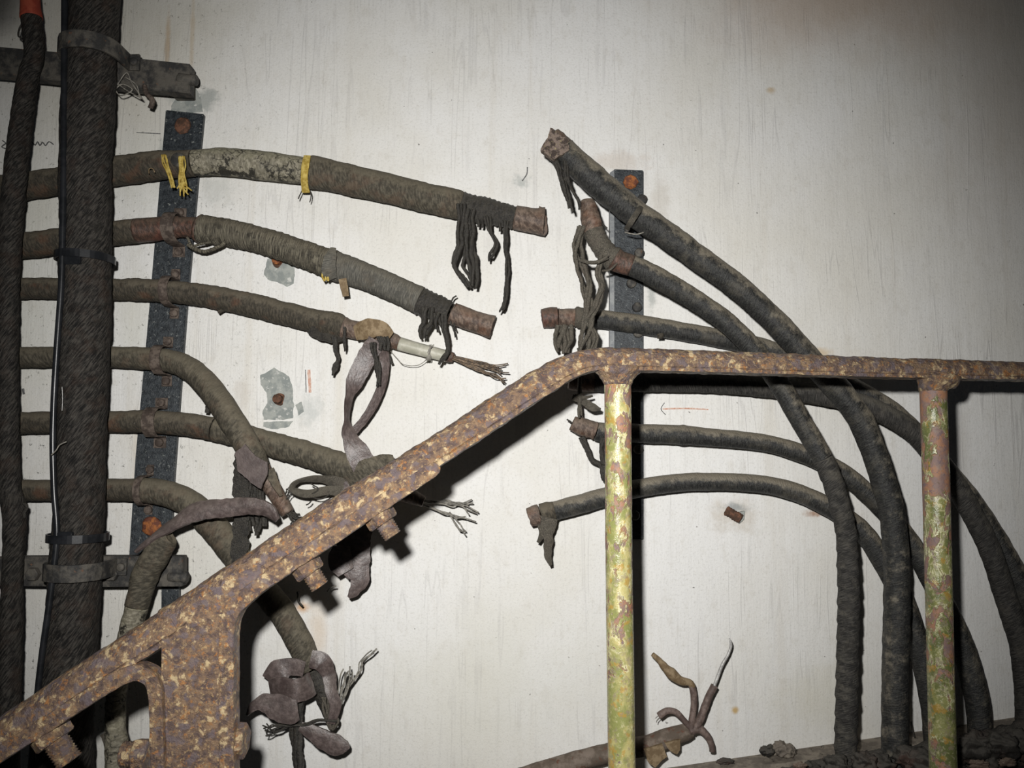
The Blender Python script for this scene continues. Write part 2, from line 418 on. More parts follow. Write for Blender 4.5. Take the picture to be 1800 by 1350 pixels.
def strip(name, mat, path, wv, th, parent=None, jit=.0):
    """flat bar of width vector wv bent along a 3D polyline"""
    vs = []; fs = []; n = len(path); hw = wv*.5
    for i, p in enumerate(path):
        t = (path[min(i+1, n-1)]-path[max(i-1, 0)]).normalized(); nr = t.cross(wv.normalized())
        j = Vector((noise.noise(p*200), 0, noise.noise(p*200+Vector((4, 0, 0)))))*jit
        for s1, s2 in ((1, 1), (-1, 1), (-1, -1), (1, -1)): vs.append(p+hw*s1+nr*th*.5*s2+j)
    for i in range(n-1):
        for j in range(4):
            k = (j+1) % 4; fs.append((i*4+j, i*4+k, i*4+4+k, i*4+4+j))
    fs += [(0, 1, 2, 3), tuple((n-1)*4+j for j in (3, 2, 1, 0))]
    o = mesh(name, vs, fs, mat, parent, False)
    bv = o.modifiers.new('soft_edge', 'BEVEL'); bv.width = min(.0008, th*.35); bv.segments = 2; bv.angle_limit = .9
    return o
def saddle(parent, x, y, rpx, wpx, cy, y0, foot, horiz=True, mat='clip', th=.002, name='clip', screws=True):
    """saddle clip over a cable whose centre stands cy from the wall; horiz: the cable runs sideways"""
    c = P(x, y, cy); R = rpx*SC(x, y, cy)+th; fo = foot*SC(x, y, cy)
    tv = Vector((0, 0, 1)) if horiz else Vector((1, 0, 0)); wv = (Vector((1, 0, 0)) if horiz else Vector((0, 0, 1)))*wpx*SC(x, y, cy)
    pa = [c+tv*(R+fo)+Vector((0, cy-y0, 0)), c+tv*R*1.02+Vector((0, cy-y0, 0))]
    for k in range(13):
        a = math.pi*k/12; pa.append(c+tv*R*math.cos(a)+Vector((0, -R*math.sin(a), 0)))
    pa += [c-tv*R*1.02+Vector((0, cy-y0, 0)), c-tv*(R+fo)+Vector((0, cy-y0, 0))]
    o = strip(name, mat, pa, wv, th, parent, .0006)
    if screws:
        for s in (1, -1):
            q = c+tv*(R+fo*.55)*s+Vector((0, cy-y0, 0))
            rod('screw_head', mat, q, q-Vector((0, .005, 0)), fo*.36, o if o.parent.parent is None else parent, 12, .001, .0004)
    return o

# ------------------------------------------------------------------ setting: wall and floor
def wall_material():
    m = NT('old_white_wall_paint', .55, .3); ob = m.mapc('Object')
    base = m.mix(m.rng(m.noise(ob, 3.2, 5, .6), .35, .7), (.79, .785, .77), (.71, .69, .635))
    st = m.noise(m.mapc('Object', sc=(26, 1, 1.1)), 1, 4, .6)
    base = m.mix(m.rng(st, .55, .75, 0, .35), base, (.60, .55, .46))
    st2 = m.noise(m.mapc('Object', loc=(4, 0, 2), sc=(150, 1, 9)), 1, 3, .6)
    base = m.mix(m.rng(st2, .55, .8, 0, .28), base, (.50, .49, .47))
    base = m.mix(m.rng(m.noise(ob, 330, 3, .7), .50, .72, 0, .42), base, (.47, .455, .42))
    base = m.mix(m.rng(m.noise(m.mapc('Object', loc=(6, 0, 3), sc=(1, 1, .6)), 60, 4, .7), .52, .70, 0, .30), base, (.58, .55, .49))
    sx = m.n('ShaderNodeSeparateXYZ'); m.l(ob, sx.inputs[0])
    # black mould specks, dense on the left by the cables
    spk = m.rng(m.noise(m.mapc('Object', sc=(1, 1, .75)), 170, 5, .8), .585, .635)
    reg = m.math('MULTIPLY', m.rng(sx.outputs[0], -.22, -.5, .06, .95), m.rng(m.noise(m.mapc('Object', loc=(2, 0, 7)), 26, 3, .6), .36, .54))
    base = m.mix(m.math('MULTIPLY', spk, reg), base, (.10, .10, .09))
    spk2 = m.rng(m.noise(m.mapc('Object', loc=(3, 3, 3)), 120, 2, .5), .735, .76)
    base = m.mix(m.math('MULTIPLY', spk2, .8), base, (.14, .13, .12))
    def ell(px, py, rx, ry, col, amt, base, soft=.0, nz=0.9, ns=22):
        c = P(px, py); k = SC(px, py)
        v = m.mapc('Object', loc=(-c.x/(rx*k), 0, -c.z/(ry*k)), sc=(1/(rx*k), 0, 1/(ry*k)))
        ln = m.n('ShaderNodeVectorMath'); ln.operation = 'LENGTH'; m.l(v, ln.inputs[0])
        d = m.math('ADD', ln.outputs['Value'], m.math('MULTIPLY', m.math('SUBTRACT', m.noise(ob, ns, 4, .65), .5), nz*2))
        return m.mix(m.math('MULTIPLY', m.rng(d, soft, 1, 1, 0), amt), base, col)
    base = ell(1500, -10, 420, 170, (.46, .31, .19), .55, base, 0, .5, 8)
    base = ell(1800, 150, 260, 420, (.50, .44, .37), .5, base, 0, .5, 6)
    base = ell(150, 60, 360, 280, (.52, .49, .40), .6, base, 0, .4, 6)
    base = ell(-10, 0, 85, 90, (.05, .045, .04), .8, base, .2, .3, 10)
    base = ell(294, 90, 7, 95, (.50, .38, .25), .75, base, .2, .5, 60)
    base = ell(338, 60, 6, 120, (.55, .44, .30), .5, base, .2, .5, 60)
    base = ell(250, 300, 90, 120, (.60, .60, .54), .5, base, 0, .7, 25)
    base = ell(235, 560, 50, 160, (.62, .62, .55), .4, base, 0, .7, 25)
    base = ell(300, 260, 26, 30, (.42, .45, .42), .7, base, .4, .8, 90)
    base = ell(362, 175, 32, 26, (.36, .38, .36), .8, base, .3, .9, 70)
    base = ell(320, 172, 30, 20, (.40, .42, .40), .7, base, .3, .9, 70)
    base = ell(380, 330, 40, 40, (.50, .51, .48), .5, base, .2, .9, 70)
    base = ell(545, 720, 34, 46, (.47, .49, .47), .6, base, .0, 1.0, 90)
    base = ell(425, 690, 22, 34, (.55, .50, .44), .4, base, .3, .8, 60)
    base = ell(915, 318, 22, 16, (.42, .44, .42), .8, base, .0, 1.1, 110)
    base = ell(530, 1068, 18, 14, (.55, .30, .12), .8, base, .2, .6, 60)
    base = ell(560, 1110, 26, 90, (.62, .48, .33), .5, base, .0, .6, 30)
    base = ell(1145, 520, 10, 40, (.35, .37, .35), .7, base, .2, .9, 90)
    base = ell(1085, 285, 70, 30, (.55, .46, .38), .4, base, .2, .9, 60)
    base = ell(1160, 350, 26, 60, (.56, .52, .46), .5, base, .2, .9, 60)
    base = ell(1290, 905, 60, 40, (.52, .46, .38), .6, base, .1, .8, 50)
    base = ell(1292, 892, 36, 12, (.28, .30, .30), .8, base, .1, .9, 90)
    base = ell(1355, 158, 12, 9, (.50, .36, .18), .6, base, .2, .6, 90)
    base = ell(1292, 1248, 9, 9, (.55, .36, .12), .9, base, .2, .5, 120)
    base = ell(1440, 1230, 120, 90, (.60, .56, .42), .35, base, 0, .8, 20)
    base = ell(1690, 800, 30, 200, (.50, .47, .43), .4, base, 0, .7, 20)
    base = ell(1440, 620, 30, 14, (.58, .42, .22), .6, base, .1, .8, 60)
    base = ell(1430, 902, 22, 10, (.34, .18, .10), .8, base, .1, .8, 90)
    base = ell(40, 460, 120, 330, (.62, .62, .52), .4, base, .0, .7, 14)
    base = ell(240, 790, 14, 120, (.62, .55, .44), .4, base, .1, .7, 30)
    base = ell(860, 1200, 300, 200, (.64, .63, .55), .4, base, .0, .7, 8)
    # relief: vertical drips and brush marks
    dr = m.noise(m.mapc('Object', sc=(26, 1, 1.7)), 1, 3, .55, .3)
    line = m.rng(m.math('ABSOLUTE', m.math('SUBTRACT', dr, .5)), 0, .018, 1, 0)
    dr2 = m.noise(m.mapc('Object', loc=(9, 0, 0), sc=(38, 1, 2)), 1, 3, .55, .3)
    line2 = m.rng(m.math('ABSOLUTE', m.math('SUBTRACT', dr2, .5)), 0, .02, 1, 0)
    msk = m.rng(m.noise(m.mapc('Object', sc=(1, 1, .6)), 9, 3, .6), .45, .62)
    line = m.math('MULTIPLY', line, msk); line2 = m.math('MULTIPLY', line2, m.rng(m.noise(m.mapc('Object', loc=(5, 0, 5)), 7, 3, .6), .52, .66))
    base = m.mix(m.math('MULTIPLY', m.math('MAXIMUM', line, line2), .22), base, (.42, .41, .40))
    br = m.noise(m.mapc('Object', sc=(420, 1, 26)), 1, 3, .6)
    hb = m.math('ADD', m.math('MULTIPLY', m.math('ADD', line, line2), .5), m.math('ADD', m.math('MULTIPLY', br, .5), m.math('MULTIPLY', dr, 2.0)))
    n1 = m.bump(hb, .35, .0018); n2 = m.bump(m.noise(ob, 420, 4, .75), .4, .0013, n1)
    n3 = m.bump(m.noise(m.mapc('Object', sc=(14, 1, 8)), 1, 4, .6), .4, .006, n2)
    return m.fin(base, n3)
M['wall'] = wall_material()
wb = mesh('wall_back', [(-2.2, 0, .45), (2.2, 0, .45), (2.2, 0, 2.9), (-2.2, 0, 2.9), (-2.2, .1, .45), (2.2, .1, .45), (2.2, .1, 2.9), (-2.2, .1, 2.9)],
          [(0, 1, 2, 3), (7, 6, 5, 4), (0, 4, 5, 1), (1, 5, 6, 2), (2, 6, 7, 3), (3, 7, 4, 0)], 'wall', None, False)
wb['kind'] = 'structure'; wb['label'] = 'old white painted wall with drips and stains behind the cables'
M['floor'] = plain('dusty_concrete', (.16, .15, .135), (.25, .235, .21), 9, .9, .2, 0, .5)
fo = mesh('floor', [(-2.2, -2.6, .45), (2.2, -2.6, .45), (2.2, .1, .45), (-2.2, .1, .45), (-2.2, -2.6, .38), (2.2, -2.6, .38), (2.2, .1, .38), (-2.2, .1, .38)],
          [(0, 1, 2, 3), (7, 6, 5, 4), (0, 4, 5, 1), (1, 5, 6, 2), (2, 6, 7, 3), (3, 7, 4, 0)], 'floor', None, False)
fo['kind'] = 'structure'; fo['label'] = 'dusty concrete landing below the railing'
def scar(px, lab=None):
    return prism('paint_scar', 'patch', px, -.002, .0006, wb, 0, .0012, lab)
scar([(470, 455), (512, 452), (518, 470), (517, 498), (505, 504), (488, 496), (470, 492), (464, 482)], 'grey bare patch round the upper rusty anchor')
scar([(458, 660), (475, 650), (482, 646), (492, 652), (508, 662), (514, 680), (516, 715), (515, 735), (498, 738), (464, 738), (462, 722), (471, 708), (468, 690), (458, 676)], 'grey bare patch round the lower rusty anchor')
scar([(463, 742), (515, 740), (508, 750), (480, 755), (462, 750)])
scar([(520, 712), (530, 706), (534, 724), (524, 730)])
scar([(318, 160), (340, 150), (352, 168), (356, 196), (340, 198), (300, 195), (300, 186)])
def mark(px, mat='pencil', w=2.0, name='pencil_mark'):
    return ribbon(name, mat, [(x, y, w, 0) for x, y in px], .0006, wb, th=.0006, curl=0, K=2, edge=.2)
mark([(57, 250), (62, 255), (66, 249), (70, 256), (75, 250), (80, 256), (86, 249), (94, 254)])
mark([(4, 247), (10, 252), (3, 258), (12, 262)])
mark([(240, 233), (262, 234), (282, 235)], w=1.2)
mark([(537, 650), (538, 690)], w=1.3)
mark([(543, 650), (545, 690)], 'redmark', 5, 'crayon_mark')
mark([(1165, 719), (1205, 718), (1245, 720)], 'redmark', 2.5, 'crayon_mark')
mark([(1168, 708), (1162, 719), (1170, 729)], 'pencil', 1.2)
mark([(40, 683), (42, 693)], w=4)
mark([(927, 294), (926, 306), (918, 318)], w=2)
mark([(1030, 712), (1040, 716)], w=1)

# ------------------------------------------------------------------ steel brackets
br1 = thing('cable_bracket', 'blue-black leaning steel strip on the wall carrying the left-hand cables', 'bracket', P(290, 600))
prism('strip', 'steel', [(291, 193), (358, 200), (352, 262), (326, 560), (304, 860), (300, 985), (226, 985), (238, 800), (262, 540)], .0, .007, br1)
prism('strip', 'steel', [(284, 980), (314, 980), (312, 1180), (282, 1180)], .0, .009, br1)
q = P(322, 222, .007); rod('anchor_bolt', 'rustdull', q, q-Vector((0, .004, 0)), .011, br1, 14, .002, .0016, label='brown rusted anchor head at the top')
q = P(268, 925, .007); rod('anchor_bolt', 'rustbolt', q, q-Vector((0, .005, 0)), .012, br1, 14, .002, .0022, label='orange rusted anchor head near the bottom')
for x, y, r, w_, cy in ((303, 400, 22, 22, .030), (296, 511, 22, 16, .028), (282, 632, 22, 18, .028), (270, 742, 22, 22, .028), (250, 862, 22, 12, .028)):
    saddle(br1, x, y, r, w_, cy, .008, 20, True, 'clip')
q = P(312, 280, .05); rod('stud', 'dustysteel', q+Vector((0, .04, 0)), q, .009, br1, 14, .001)

br2 = thing('cable_bracket', 'black steel strip with pale left edge holding the right-hand cable ends', 'bracket', P(1102, 600))
prism('strip', 'steel', [(1079, 297), (1131, 299), (1131, 948), (1079, 948)], .0, .012, br2)
prism('side_flange', 'steel_side', [(1072, 303), (1080, 298), (1080, 948), (1072, 948)], .0, .0125, br2)
q = P(1108, 321, .012); rod('anchor_bolt', 'rustbolt', q, q-Vector((0, .005, 0)), .0095, br2, 8, .0015, .0018, label='orange rusted bolt at the top')
for x, y in ((1128, 352), (1105, 404), (1123, 446), (1109, 499), (1119, 541), (1121, 586), (1121, 790), (1115, 905)):
    q = P(x, y, .012); rod('screw_head', 'dustysteel', q, q-Vector((0, .007, 0)), .006, br2, 12, .0012, .0006)

def crossbar(label, poly, boltx, bolty, clampy, cx):
    t = thing('cross_bar', label, 'bracket', P(160, clampy, .02))
    prism('bar', 'dustysteel', poly, .036, .052, t)
    a = P(boltx-34, bolty-2, .048); b = P(boltx, bolty, .048)
    rod('stud', 'dustysteel', a, b, .0068, t, 14, .0015, .0006)
    prism('standoff', 'dustysteel', [(boltx-60, bolty-18), (boltx-25, bolty-16), (boltx-25, bolty+12), (boltx-60, bolty+12)], -.002, .040, t)
    saddle(t, cx, clampy, 43, 30, .081, .056, 20, False, 'dustysteel', .004, 'clamp')
    return t
cb1 = crossbar('dusty steel bar crossing behind the thick black cable near the top', [(-40, 78), (0, 82), (110, 92), (220, 100), (334, 112), (332, 163), (220, 154), (110, 142), (0, 131), (-40, 128)], 347, 141, 92, 160)
strand(cb1, [(254, 150, 8), (258, 165, 9), (268, 176, 10), (264, 190, 9)], .056, 'clip', name='hook', wob=0, sp=0)
for pp in ([(205, 150), (222, 128), (232, 145), (248, 172)], [(200, 160), (215, 148), (232, 158), (212, 168), (202, 156)], [(220, 135), (240, 150), (245, 170)], [(203, 144), (225, 160), (250, 174)]):
    strand(cb1, pp, .062, 'wire_lt', 2.2, 'wire', wob=(60, .001), sp=0)
cb2 = crossbar('dusty steel bar crossing behind the thick black cable near the bottom', [(-40, 982), (20, 979), (180, 978), (320, 978), (320, 1031), (180, 1032), (0, 1030), (-40, 1032)], 331, 1015, 1002, 135)
for x in (62, 200):
    q = P(x, 1008, .052); rod('screw_head', 'dustysteel', q, q-Vector((0, .009, 0)), .008, cb2, 6, .001, .0006)

# ------------------------------------------------------------------ six cables from the left
G1 = None
c1 = cable('severed_cable', 'uppermost left cable with cracked cream paint, ragged open end at mid picture',
  [(-40, 338, 48), (80, 322, 48), (195, 303, 50), (260, 293, 52), (330, 288, 46), (355, 286, 46), (400, 285, 49), (460, 291, 51), (535, 301, 47), (552, 303, 60), (600, 313, 54), (700, 336, 53), (750, 348, 52), (800, 359, 53), (812, 362, 50), (850, 370, 50), (880, 377, 45), (905, 382, 42), (935, 388, 43), (956, 390, 49)],
  [(0, 4.3, 'sheath', 'brown', dict(amp=.09)), (4.3, 8, 'painted_section', 'painted', dict(amp=.05, label='cracked cream paint')),
   (8, 14, 'tape_section', 'olive', dict(amp=.06, sp=.03, pitch=.03)), (14, 17, 'binding', 'strand', dict(amp=.1, sp=.16, pitch=.006, rs=.95)), (17, 19, 'lead_sleeve', 'core', dict(amp=.09, label='pinkish brown open end'))], .032)
prism('torn_lip', 'core', [(948, 362), (958, 366), (963, 404), (958, 414), (952, 412), (955, 390)], .025, .03, c1, 0, .0008)
ribbon('fibre_band', 'yellow', [(540, 274, 12, 0, .050), (537, 290, 13, 0, .0555), (535, 310, 12, 0, .055), (536, 328, 12, 0, .046), (538, 338, 14, 0, .040)], .05, c1, th=.002, label='yellow fibre band')
for p in ([(534, 330), (528, 342), (524, 350)], [(542, 330), (546, 342), (544, 356)]): strand(c1, p, .04, 'strand', 2, wob=(60, .001))
for k in range(12):
    x = 318+random.uniform(-4, 6); strand(c1, [(x, 275), (x+1, 295), (x+random.uniform(-2, 8), 320), (x+random.uniform(-4, 16), 342+random.uniform(-12, 6))], .062, 'yellow', 2.6, 'yellow_fibre', wob=(80, .0015), sp=0)
for k in range(6):
    x = 288+random.uniform(-4, 4); strand(c1, [(x, 272), (x+4, 290), (x+11, 310), (x+16+random.uniform(-4, 6), 330)], .06, 'yellow', 2.2, 'yellow_fibre', wob=(80, .0015), sp=0)
strand(c1, [(262, 305), (262, 297), (268, 296), (272, 303)], .062, 'flap', 2, 'yellow_fibre', wob=0, sp=0)
bundle(c1, [(812, 358, .9), (812, 395, .8), (812, 430, 1.1), (806, 465, 1.2), (822, 495, .8), (828, 505, .6)], .052, 'strand', 3, 7, 8, .35)
bundle(c1, [(826, 368, .8), (826, 400, .8), (826, 440, .9), (832, 470, 1), (832, 505, .8)], .055, 'strand', 4, 8, 7, .3)
bundle(c1, [(858, 380, .8), (862, 405, .7), (872, 428, .6), (866, 445, .6), (862, 460, .5)], .052, 'strand', 3, 5, 6, .5)
bundle(c1, [(889, 388, .5), (889, 420, .5), (892, 465, .6), (891, 505, .6), (888, 535, .8), (880, 553, .9)], .05, 'strand', 3, 5, 4, .6)
for p in ([(846, 385), (846, 400)], [(838, 385), (842, 399)], [(878, 390), (880, 406)]): strand(c1, [p[0], ((p[0][0]+p[1][0])/2+1, (p[0][1]+p[1][1])/2), p[1]], .05, 'strand', 5)

c2 = cable('severed_cable', 'second left cable wound in frayed cloth, ending in a pinkish cut stub',
  [(-40, 438, 45), (75, 428, 45), (195, 411, 43), (240, 406, 44), (300, 400, 40), (318, 399, 36), (345, 400, 36), (352, 402, 50), (400, 409, 49), (450, 420, 47), (500, 436, 48), (550, 453, 50), (588, 467, 53), (650, 489, 48), (700, 511, 47), (738, 528, 49), (790, 549, 40), (800, 553, 38), (840, 567, 38), (866, 575, 42)],
  [(0, 3, 'sheath', 'brown', dict(amp=.08)), (3, 7, 'rusty_section', 'rustcable', dict(amp=.05, label='reddish bare section')),
   (7, 12, 'cloth_winding', 'cloth', dict(amp=.06, sp=.07, pitch=.009)), (12, 15, 'tape_section', 'grey', dict(amp=.05, sp=.05, pitch=.012)),
   (15, 16.2, 'binding', 'strand', dict(amp=.1, sp=.16, pitch=.006)), (16.2, 19, 'core', 'core', dict(amp=.08))], .030)
strand(c2, [(330, 430), (345, 439), (362, 442), (385, 434), (396, 426)], .045, 'cloth', 7, 'loose_loop')
strand(c2, [(328, 418), (338, 432), (352, 430), (370, 425)], .045, 'cloth', 5, 'loose_loop')
ribbon('loose_scrap', 'flap', [(602, 490, 14, .2), (605, 505, 13, .4), (608, 521, 11, .3)], .05, c2)
ribbon('loose_scrap', 'grey', [(586, 436, 10, 0, .05), (580, 455, 22, 0, .057), (578, 475, 26, 0, .055), (584, 490, 16, 0, .046)], .05, c2, th=.002)
for k in range(3): strand(c2, [(570+k*3, 478), (568+k*4, 486), (572+k*2, 494)], .05, 'yellow', 4, 'yellow_fibre')
bundle(c2, [(752, 540, 1), (751, 565, 1), (746, 580, 1), (746, 596, .8)], .05, 'strand', 4, 7, 8, .3)
bundle(c2, [(780, 555, .6), (782, 580, .5), (786, 605, .5), (786, 620, .4), (775, 640, .6)], .055, 'strand', 3, 7, 5, .5)
bundle(c2, [(768, 550, .9), (768, 565, .9), (770, 582, .7)], .052, 'strand', 3, 6, 6, .3)
for p in ([(793, 565), (797, 580), (798, 592)], [(800, 568), (803, 582)]): strand(c2, p if len(p) > 2 else [p[0], (801, 575), p[1]], .045, 'strand', 3)
strand(c2, [(795, 535), (798, 524), (803, 520)], .04, 'strand', 3)

c3 = cable('severed_cable', 'third left cable ending in a bare off-white rod with splayed copper wires',
  [(-40, 508, 38), (75, 507, 38), (195, 509, 39), (260, 510, 40), (340, 517, 40), (400, 527, 41), (450, 538, 42), (500, 551, 41), (550, 563, 42), (590, 571, 44), (604, 575, 38), (615, 578, 33), (650, 586, 32), (690, 599, 27), (702, 604, 24), (745, 616, 22), (785, 626, 21), (797, 629, 18)],
  [(0, 10, 'sheath', 'brown', dict(amp=.06, sp=.04, pitch=.012)), (10, 14, 'inner_sleeve', 'core', dict(amp=.06)),
   (14, 16, 'insulation', 'white_ins', dict(amp=.02, label='bare off-white insulation')), (16, 17, 'conductor', 'rustcable', dict(amp=.1, sp=.15, pitch=.01))], .028)
ribbon('loose_scrap', 'strand', [(545, 578, 18, 0), (562, 590, 14, .2), (585, 595, 14, .2), (602, 597, 6, .1)], .04, c3, edge=.16)
bundle(c3, [(587, 592, .8), (589, 610, .6), (594, 630, .4), (590, 645, .5), (584, 658, .3)], .042, 'strand', 2, 7, 3, .5)
bundle(c3, [(606, 575, .4), (607, 595, .3), (605, 618, .3)], .05, 'strand', 2, 5, 3, .5)
strand(c3, [(402, 543), (392, 545), (383, 550)], .03, 'brown', 7)
strand(c3, [(675, 612), (684, 625), (690, 640)], .04, 'strand', 5)
for k in range(5): strand(c3, [(755+k*2, 606), (756-k, 615+k), (752+k, 625), (748+k*2, 634)], .043, 'wire_lt', 2, 'thread', wob=(90, .001), sp=0)
strand(c3, [(684, 614), (698, 630), (710, 641), (735, 642), (752, 630)], .03, 'wire_lt', 1.3, 'thread', wob=0, sp=0)
fan(c3, (794, 628), (888, 658), .03, 15, 13, 'copper', 2.2, 9)

c5 = cable('severed_cable', 'fifth left cable running under the crossing one to behind the handrail',
  [(-40, 744, 39), (75, 743, 39), (195, 741, 39), (270, 742, 40), (340, 748, 41), (400, 760, 43), (470, 779, 44), (530, 796, 46), (600, 819, 47), (650, 838, 42), (700, 862, 32), (745, 882, 20)],
  [(0, 4.6, 'sheath', 'brown', dict(amp=.08)), (4.6, 10, 'tape_section', 'olive', dict(amp=.05, sp=.06, pitch=.014)), (10, 11, 'core', 'core', dict(amp=.06))], .028)
ribbon('folded_tape', 'olive', [(612, 845, 30, .2), (640, 828, 38, .1, .058), (672, 815, 32, .1, .058), (692, 812, 24, .2, .05)], .05, c5, th=.004)
ribbon('tape_loop', 'strand_grey', [(640, 862, 30, .1, .03), (600, 850, 24, .2, .035), (560, 842, 14, .6, .04), (525, 846, 9, 1.0, .045), (514, 860, 12, .7, .05), (540, 868, 15, .4, .05), (580, 862, 16, .2, .045), (620, 868, 30, .1, .04)], .04, c5, th=.002)
fan(c5, (745, 884), (835, 903), .03, 9, 18, 'wire_lt', 2.6, 12)
fan(c5, (790, 900), (822, 940), .03, 3, 8, 'wire_lt', 2.4, 8)
for p in ([(580, 870), (562, 876), (545, 872), (552, 864)], [(545, 850), (560, 858), (552, 868)], [(548, 880), (540, 888)]):
    strand(c5, p if len(p) > 2 else [p[0], (544, 886), p[1]], .05, 'strand', 2.4, 'thread')

c4 = cable('severed_cable', 'fourth left cable bending down across the fifth, frayed cut end above the handrail',
  [(-40, 628, 37), (75, 628, 37), (195, 628, 38), (250, 630, 40), (300, 635, 41), (335, 650, 42, .032), (362, 675, 44, .04), (386, 706, 45, .053), (406, 737, 45, .063), (424, 765, 45, .066), (442, 797, 44, .066), (456, 824, 38, .06), (464, 838, 32, .058), (480, 860, 30, .055), (495, 884, 27, .05), (506, 902, 24, .05)],
  [(0, 11, 'sheath', 'olive', dict(amp=.05, sp=.03, pitch=.02)), (11, 15, 'core', 'core', dict(amp=.08))], .028)
prism('torn_wrap', 'strap', [(413, 797), (431, 780), (448, 802), (470, 812), (470, 835), (458, 859), (440, 848), (418, 828)], .084, .087, c4, 0, .001, 'mauve torn wrap folded back')
ribbon('hanging_tape', 'strand', [(424, 790, 22, .1, .062), (424, 850, 27, .1), (424, 905, 27, .0), (422, 950, 28, .1), (420, 992, 26, .2)], .052, c4, th=.003, edge=.2)
for k in range(7): strand(c4, [(440+k*3.5, 842), (440+k*3.5, 880), (441+k*3.6+random.uniform(-3, 3), 905+random.uniform(-10, 6)), (440+k*4+random.uniform(-4, 4), 925+random.uniform(-15, 20))], .045+.002*(k % 3), 'strand', 7)
ribbon('torn_wrap', 'olive', [(472, 826, 20, .3), (484, 850, 14, .6), (494, 872, 6, .8)], .068, c4, th=.002)
fan(c4, (504, 898), (524, 915), .052, 9, 10, 'strand', 2.6, 8)
for p in ([(368, 705), (364, 716), (364, 726)],): strand(c4, p, .04, 'strand', 8)
fan(c4, (500, 880), (512, 858), .05, 4, 6, 'strand', 2.2, 6)

c6 = cable('severed_cable', 'sixth left cable drooping behind the handrail to a tangle of torn wrap',
  [(-40, 862, 38), (70, 862, 38), (195, 861, 39), (240, 861, 40), (250, 861, 44), (290, 867, 45), (335, 886, 48), (375, 925, 50), (410, 970, 48), (450, 1022, 46), (495, 1074, 46), (526, 1128, 46), (542, 1165, 42), (556, 1196, 36), (570, 1226, 30), (580, 1255, 26)],
  [(0, 4, 'sheath', 'brown', dict(amp=.05)), (4, 12.4, 'tape_section', 'olive', dict(amp=.05, sp=.04, pitch=.022)), (12.4, 15, 'core', 'strand', dict(amp=.1, sp=.1, pitch=.008))], .028)
ribbon('torn_wrap', 'strap', [(546, 1158, 30, .1), (566, 1164, 32, .3), (578, 1186, 24, .5, .055), (582, 1215, 20, .5), (590, 1240, 20, .4), (582, 1272, 14, .3)], .06, c6, th=.002)
for k in range(6): strand(c6, [(566+k*3, 1225), (570+k*3, 1250), (573+k*4, 1268), (580+k, 1282)], .055, 'strand_grey', 5)
fan(c6, (596, 1240), (612, 1172), .05, 8, 14, 'wire_lt', 2.8, 8)
strand(c6, [(606, 1215), (622, 1196), (634, 1178), (637, 1163), (650, 1152), (662, 1140)], .045, 'wire_lt', 3.5, 'wire', wob=(60, .001))
strand(c6, [(600, 1225), (617, 1200), (630, 1180), (632, 1165), (645, 1150), (655, 1143)], .045, 'wire_lt', 2.5, 'wire', wob=(60, .001))
bundle(c6, [(590, 1268, .4), (560, 1266, .6), (535, 1274, .6), (505, 1276, .6), (488, 1276, .5)], .06, 'strand', 3, 5, 5, .6)
fan(c6, (505, 1276), (464, 1284), .06, 6, 16, 'strand', 2.6, 10)
bundle(c6, [(524, 1225, .8), (521, 1260, .7), (520, 1290, .7), (524, 1320, .6), (524, 1380, .7)], .05, 'strand', 6, 10, 9, .3)

c7 = cable('severed_cable', 'short cable with peeling whitish paint dropping from the lower cross bar behind the handrail',
  [(300, 944, 34), (290, 952, 42), (272, 980, 47), (256, 1010, 46), (246, 1045, 42), (234, 1090, 38), (220, 1140, 36), (207, 1200, 34), (203, 1260, 34), (205, 1320, 38), (207, 1420, 40)],
  [(0, 4.5, 'sheath', 'olive', dict(amp=.08)), (4.5, 10, 'peeling_section', 'painted', dict(amp=.1, label='peeling whitish paint'))], .074)
ribbon('loose_scrap', 'strand_grey', [(180, 1290, 10, .2), (192, 1310, 14, .3), (202, 1330, 18, .2), (208, 1380, 20, 0)], .055, c7, edge=.16)

# ------------------------------------------------------------------ three upright cables on the far left
v2 = cable('thick_cable', 'thickest black fibrous upright cable in front of the brackets on the left', [(170, -60, 80), (167, 0, 80), (160, 100, 84), (154, 200, 87), (150, 300, 85), (151, 400, 84), (150, 500, 84), (148, 600, 84), (145, 700, 82), (142, 800, 80), (139, 900, 82), (134, 980, 84), (130, 1060, 86), (124, 1130, 88), (118, 1200, 90), (112, 1420, 92)],
  [(0, 15, 'sheath', 'fuzz', dict(amp=.035, sp=.03, pitch=.022, segs=36))], .080)
strand(v2, [(109, 680), (110, 700), (109, 722)], .118, 'bare', 1.4, 'thread', wob=0, sp=0)
strand(v2, [(90, 800), (100, 790), (106, 782), (116, 776)], .122, 'wire_lt', 2, 'thread', wob=(90, .001), sp=0)
v1 = cable('upright_cable', 'slimmer black upright cable at the left edge with faded red tape on top', [(50, -50, 28), (53, 0, 30), (55, 32, 34), (58, 60, 34), (60, 100, 32), (51, 130, 33), (41, 190, 36), (31, 270, 38), (23, 350, 38), (17, 450, 36), (14, 550, 34), (14, 700, 34), (17, 850, 35), (24, 890, 40), (26, 920, 38), (22, 1000, 34), (20, 1100, 38), (16, 1200, 40), (10, 1420, 42)],
  [(0, 2, 'red_tape', 'redtape', dict(amp=.03, rs=1.06, label='faded red tape')), (2, 18, 'sheath', 'fuzz', dict(amp=.06, sp=.03, pitch=.02))], .068)
strand(v1, [(40, 40), (36, 55), (34, 64), (40, 70), (42, 76)], .07, 'strand', 3.4, 'thread')
strand(v1, [(40, 885), (47, 892), (44, 900), (46, 910)], .07, 'strand', 6, 'thread')
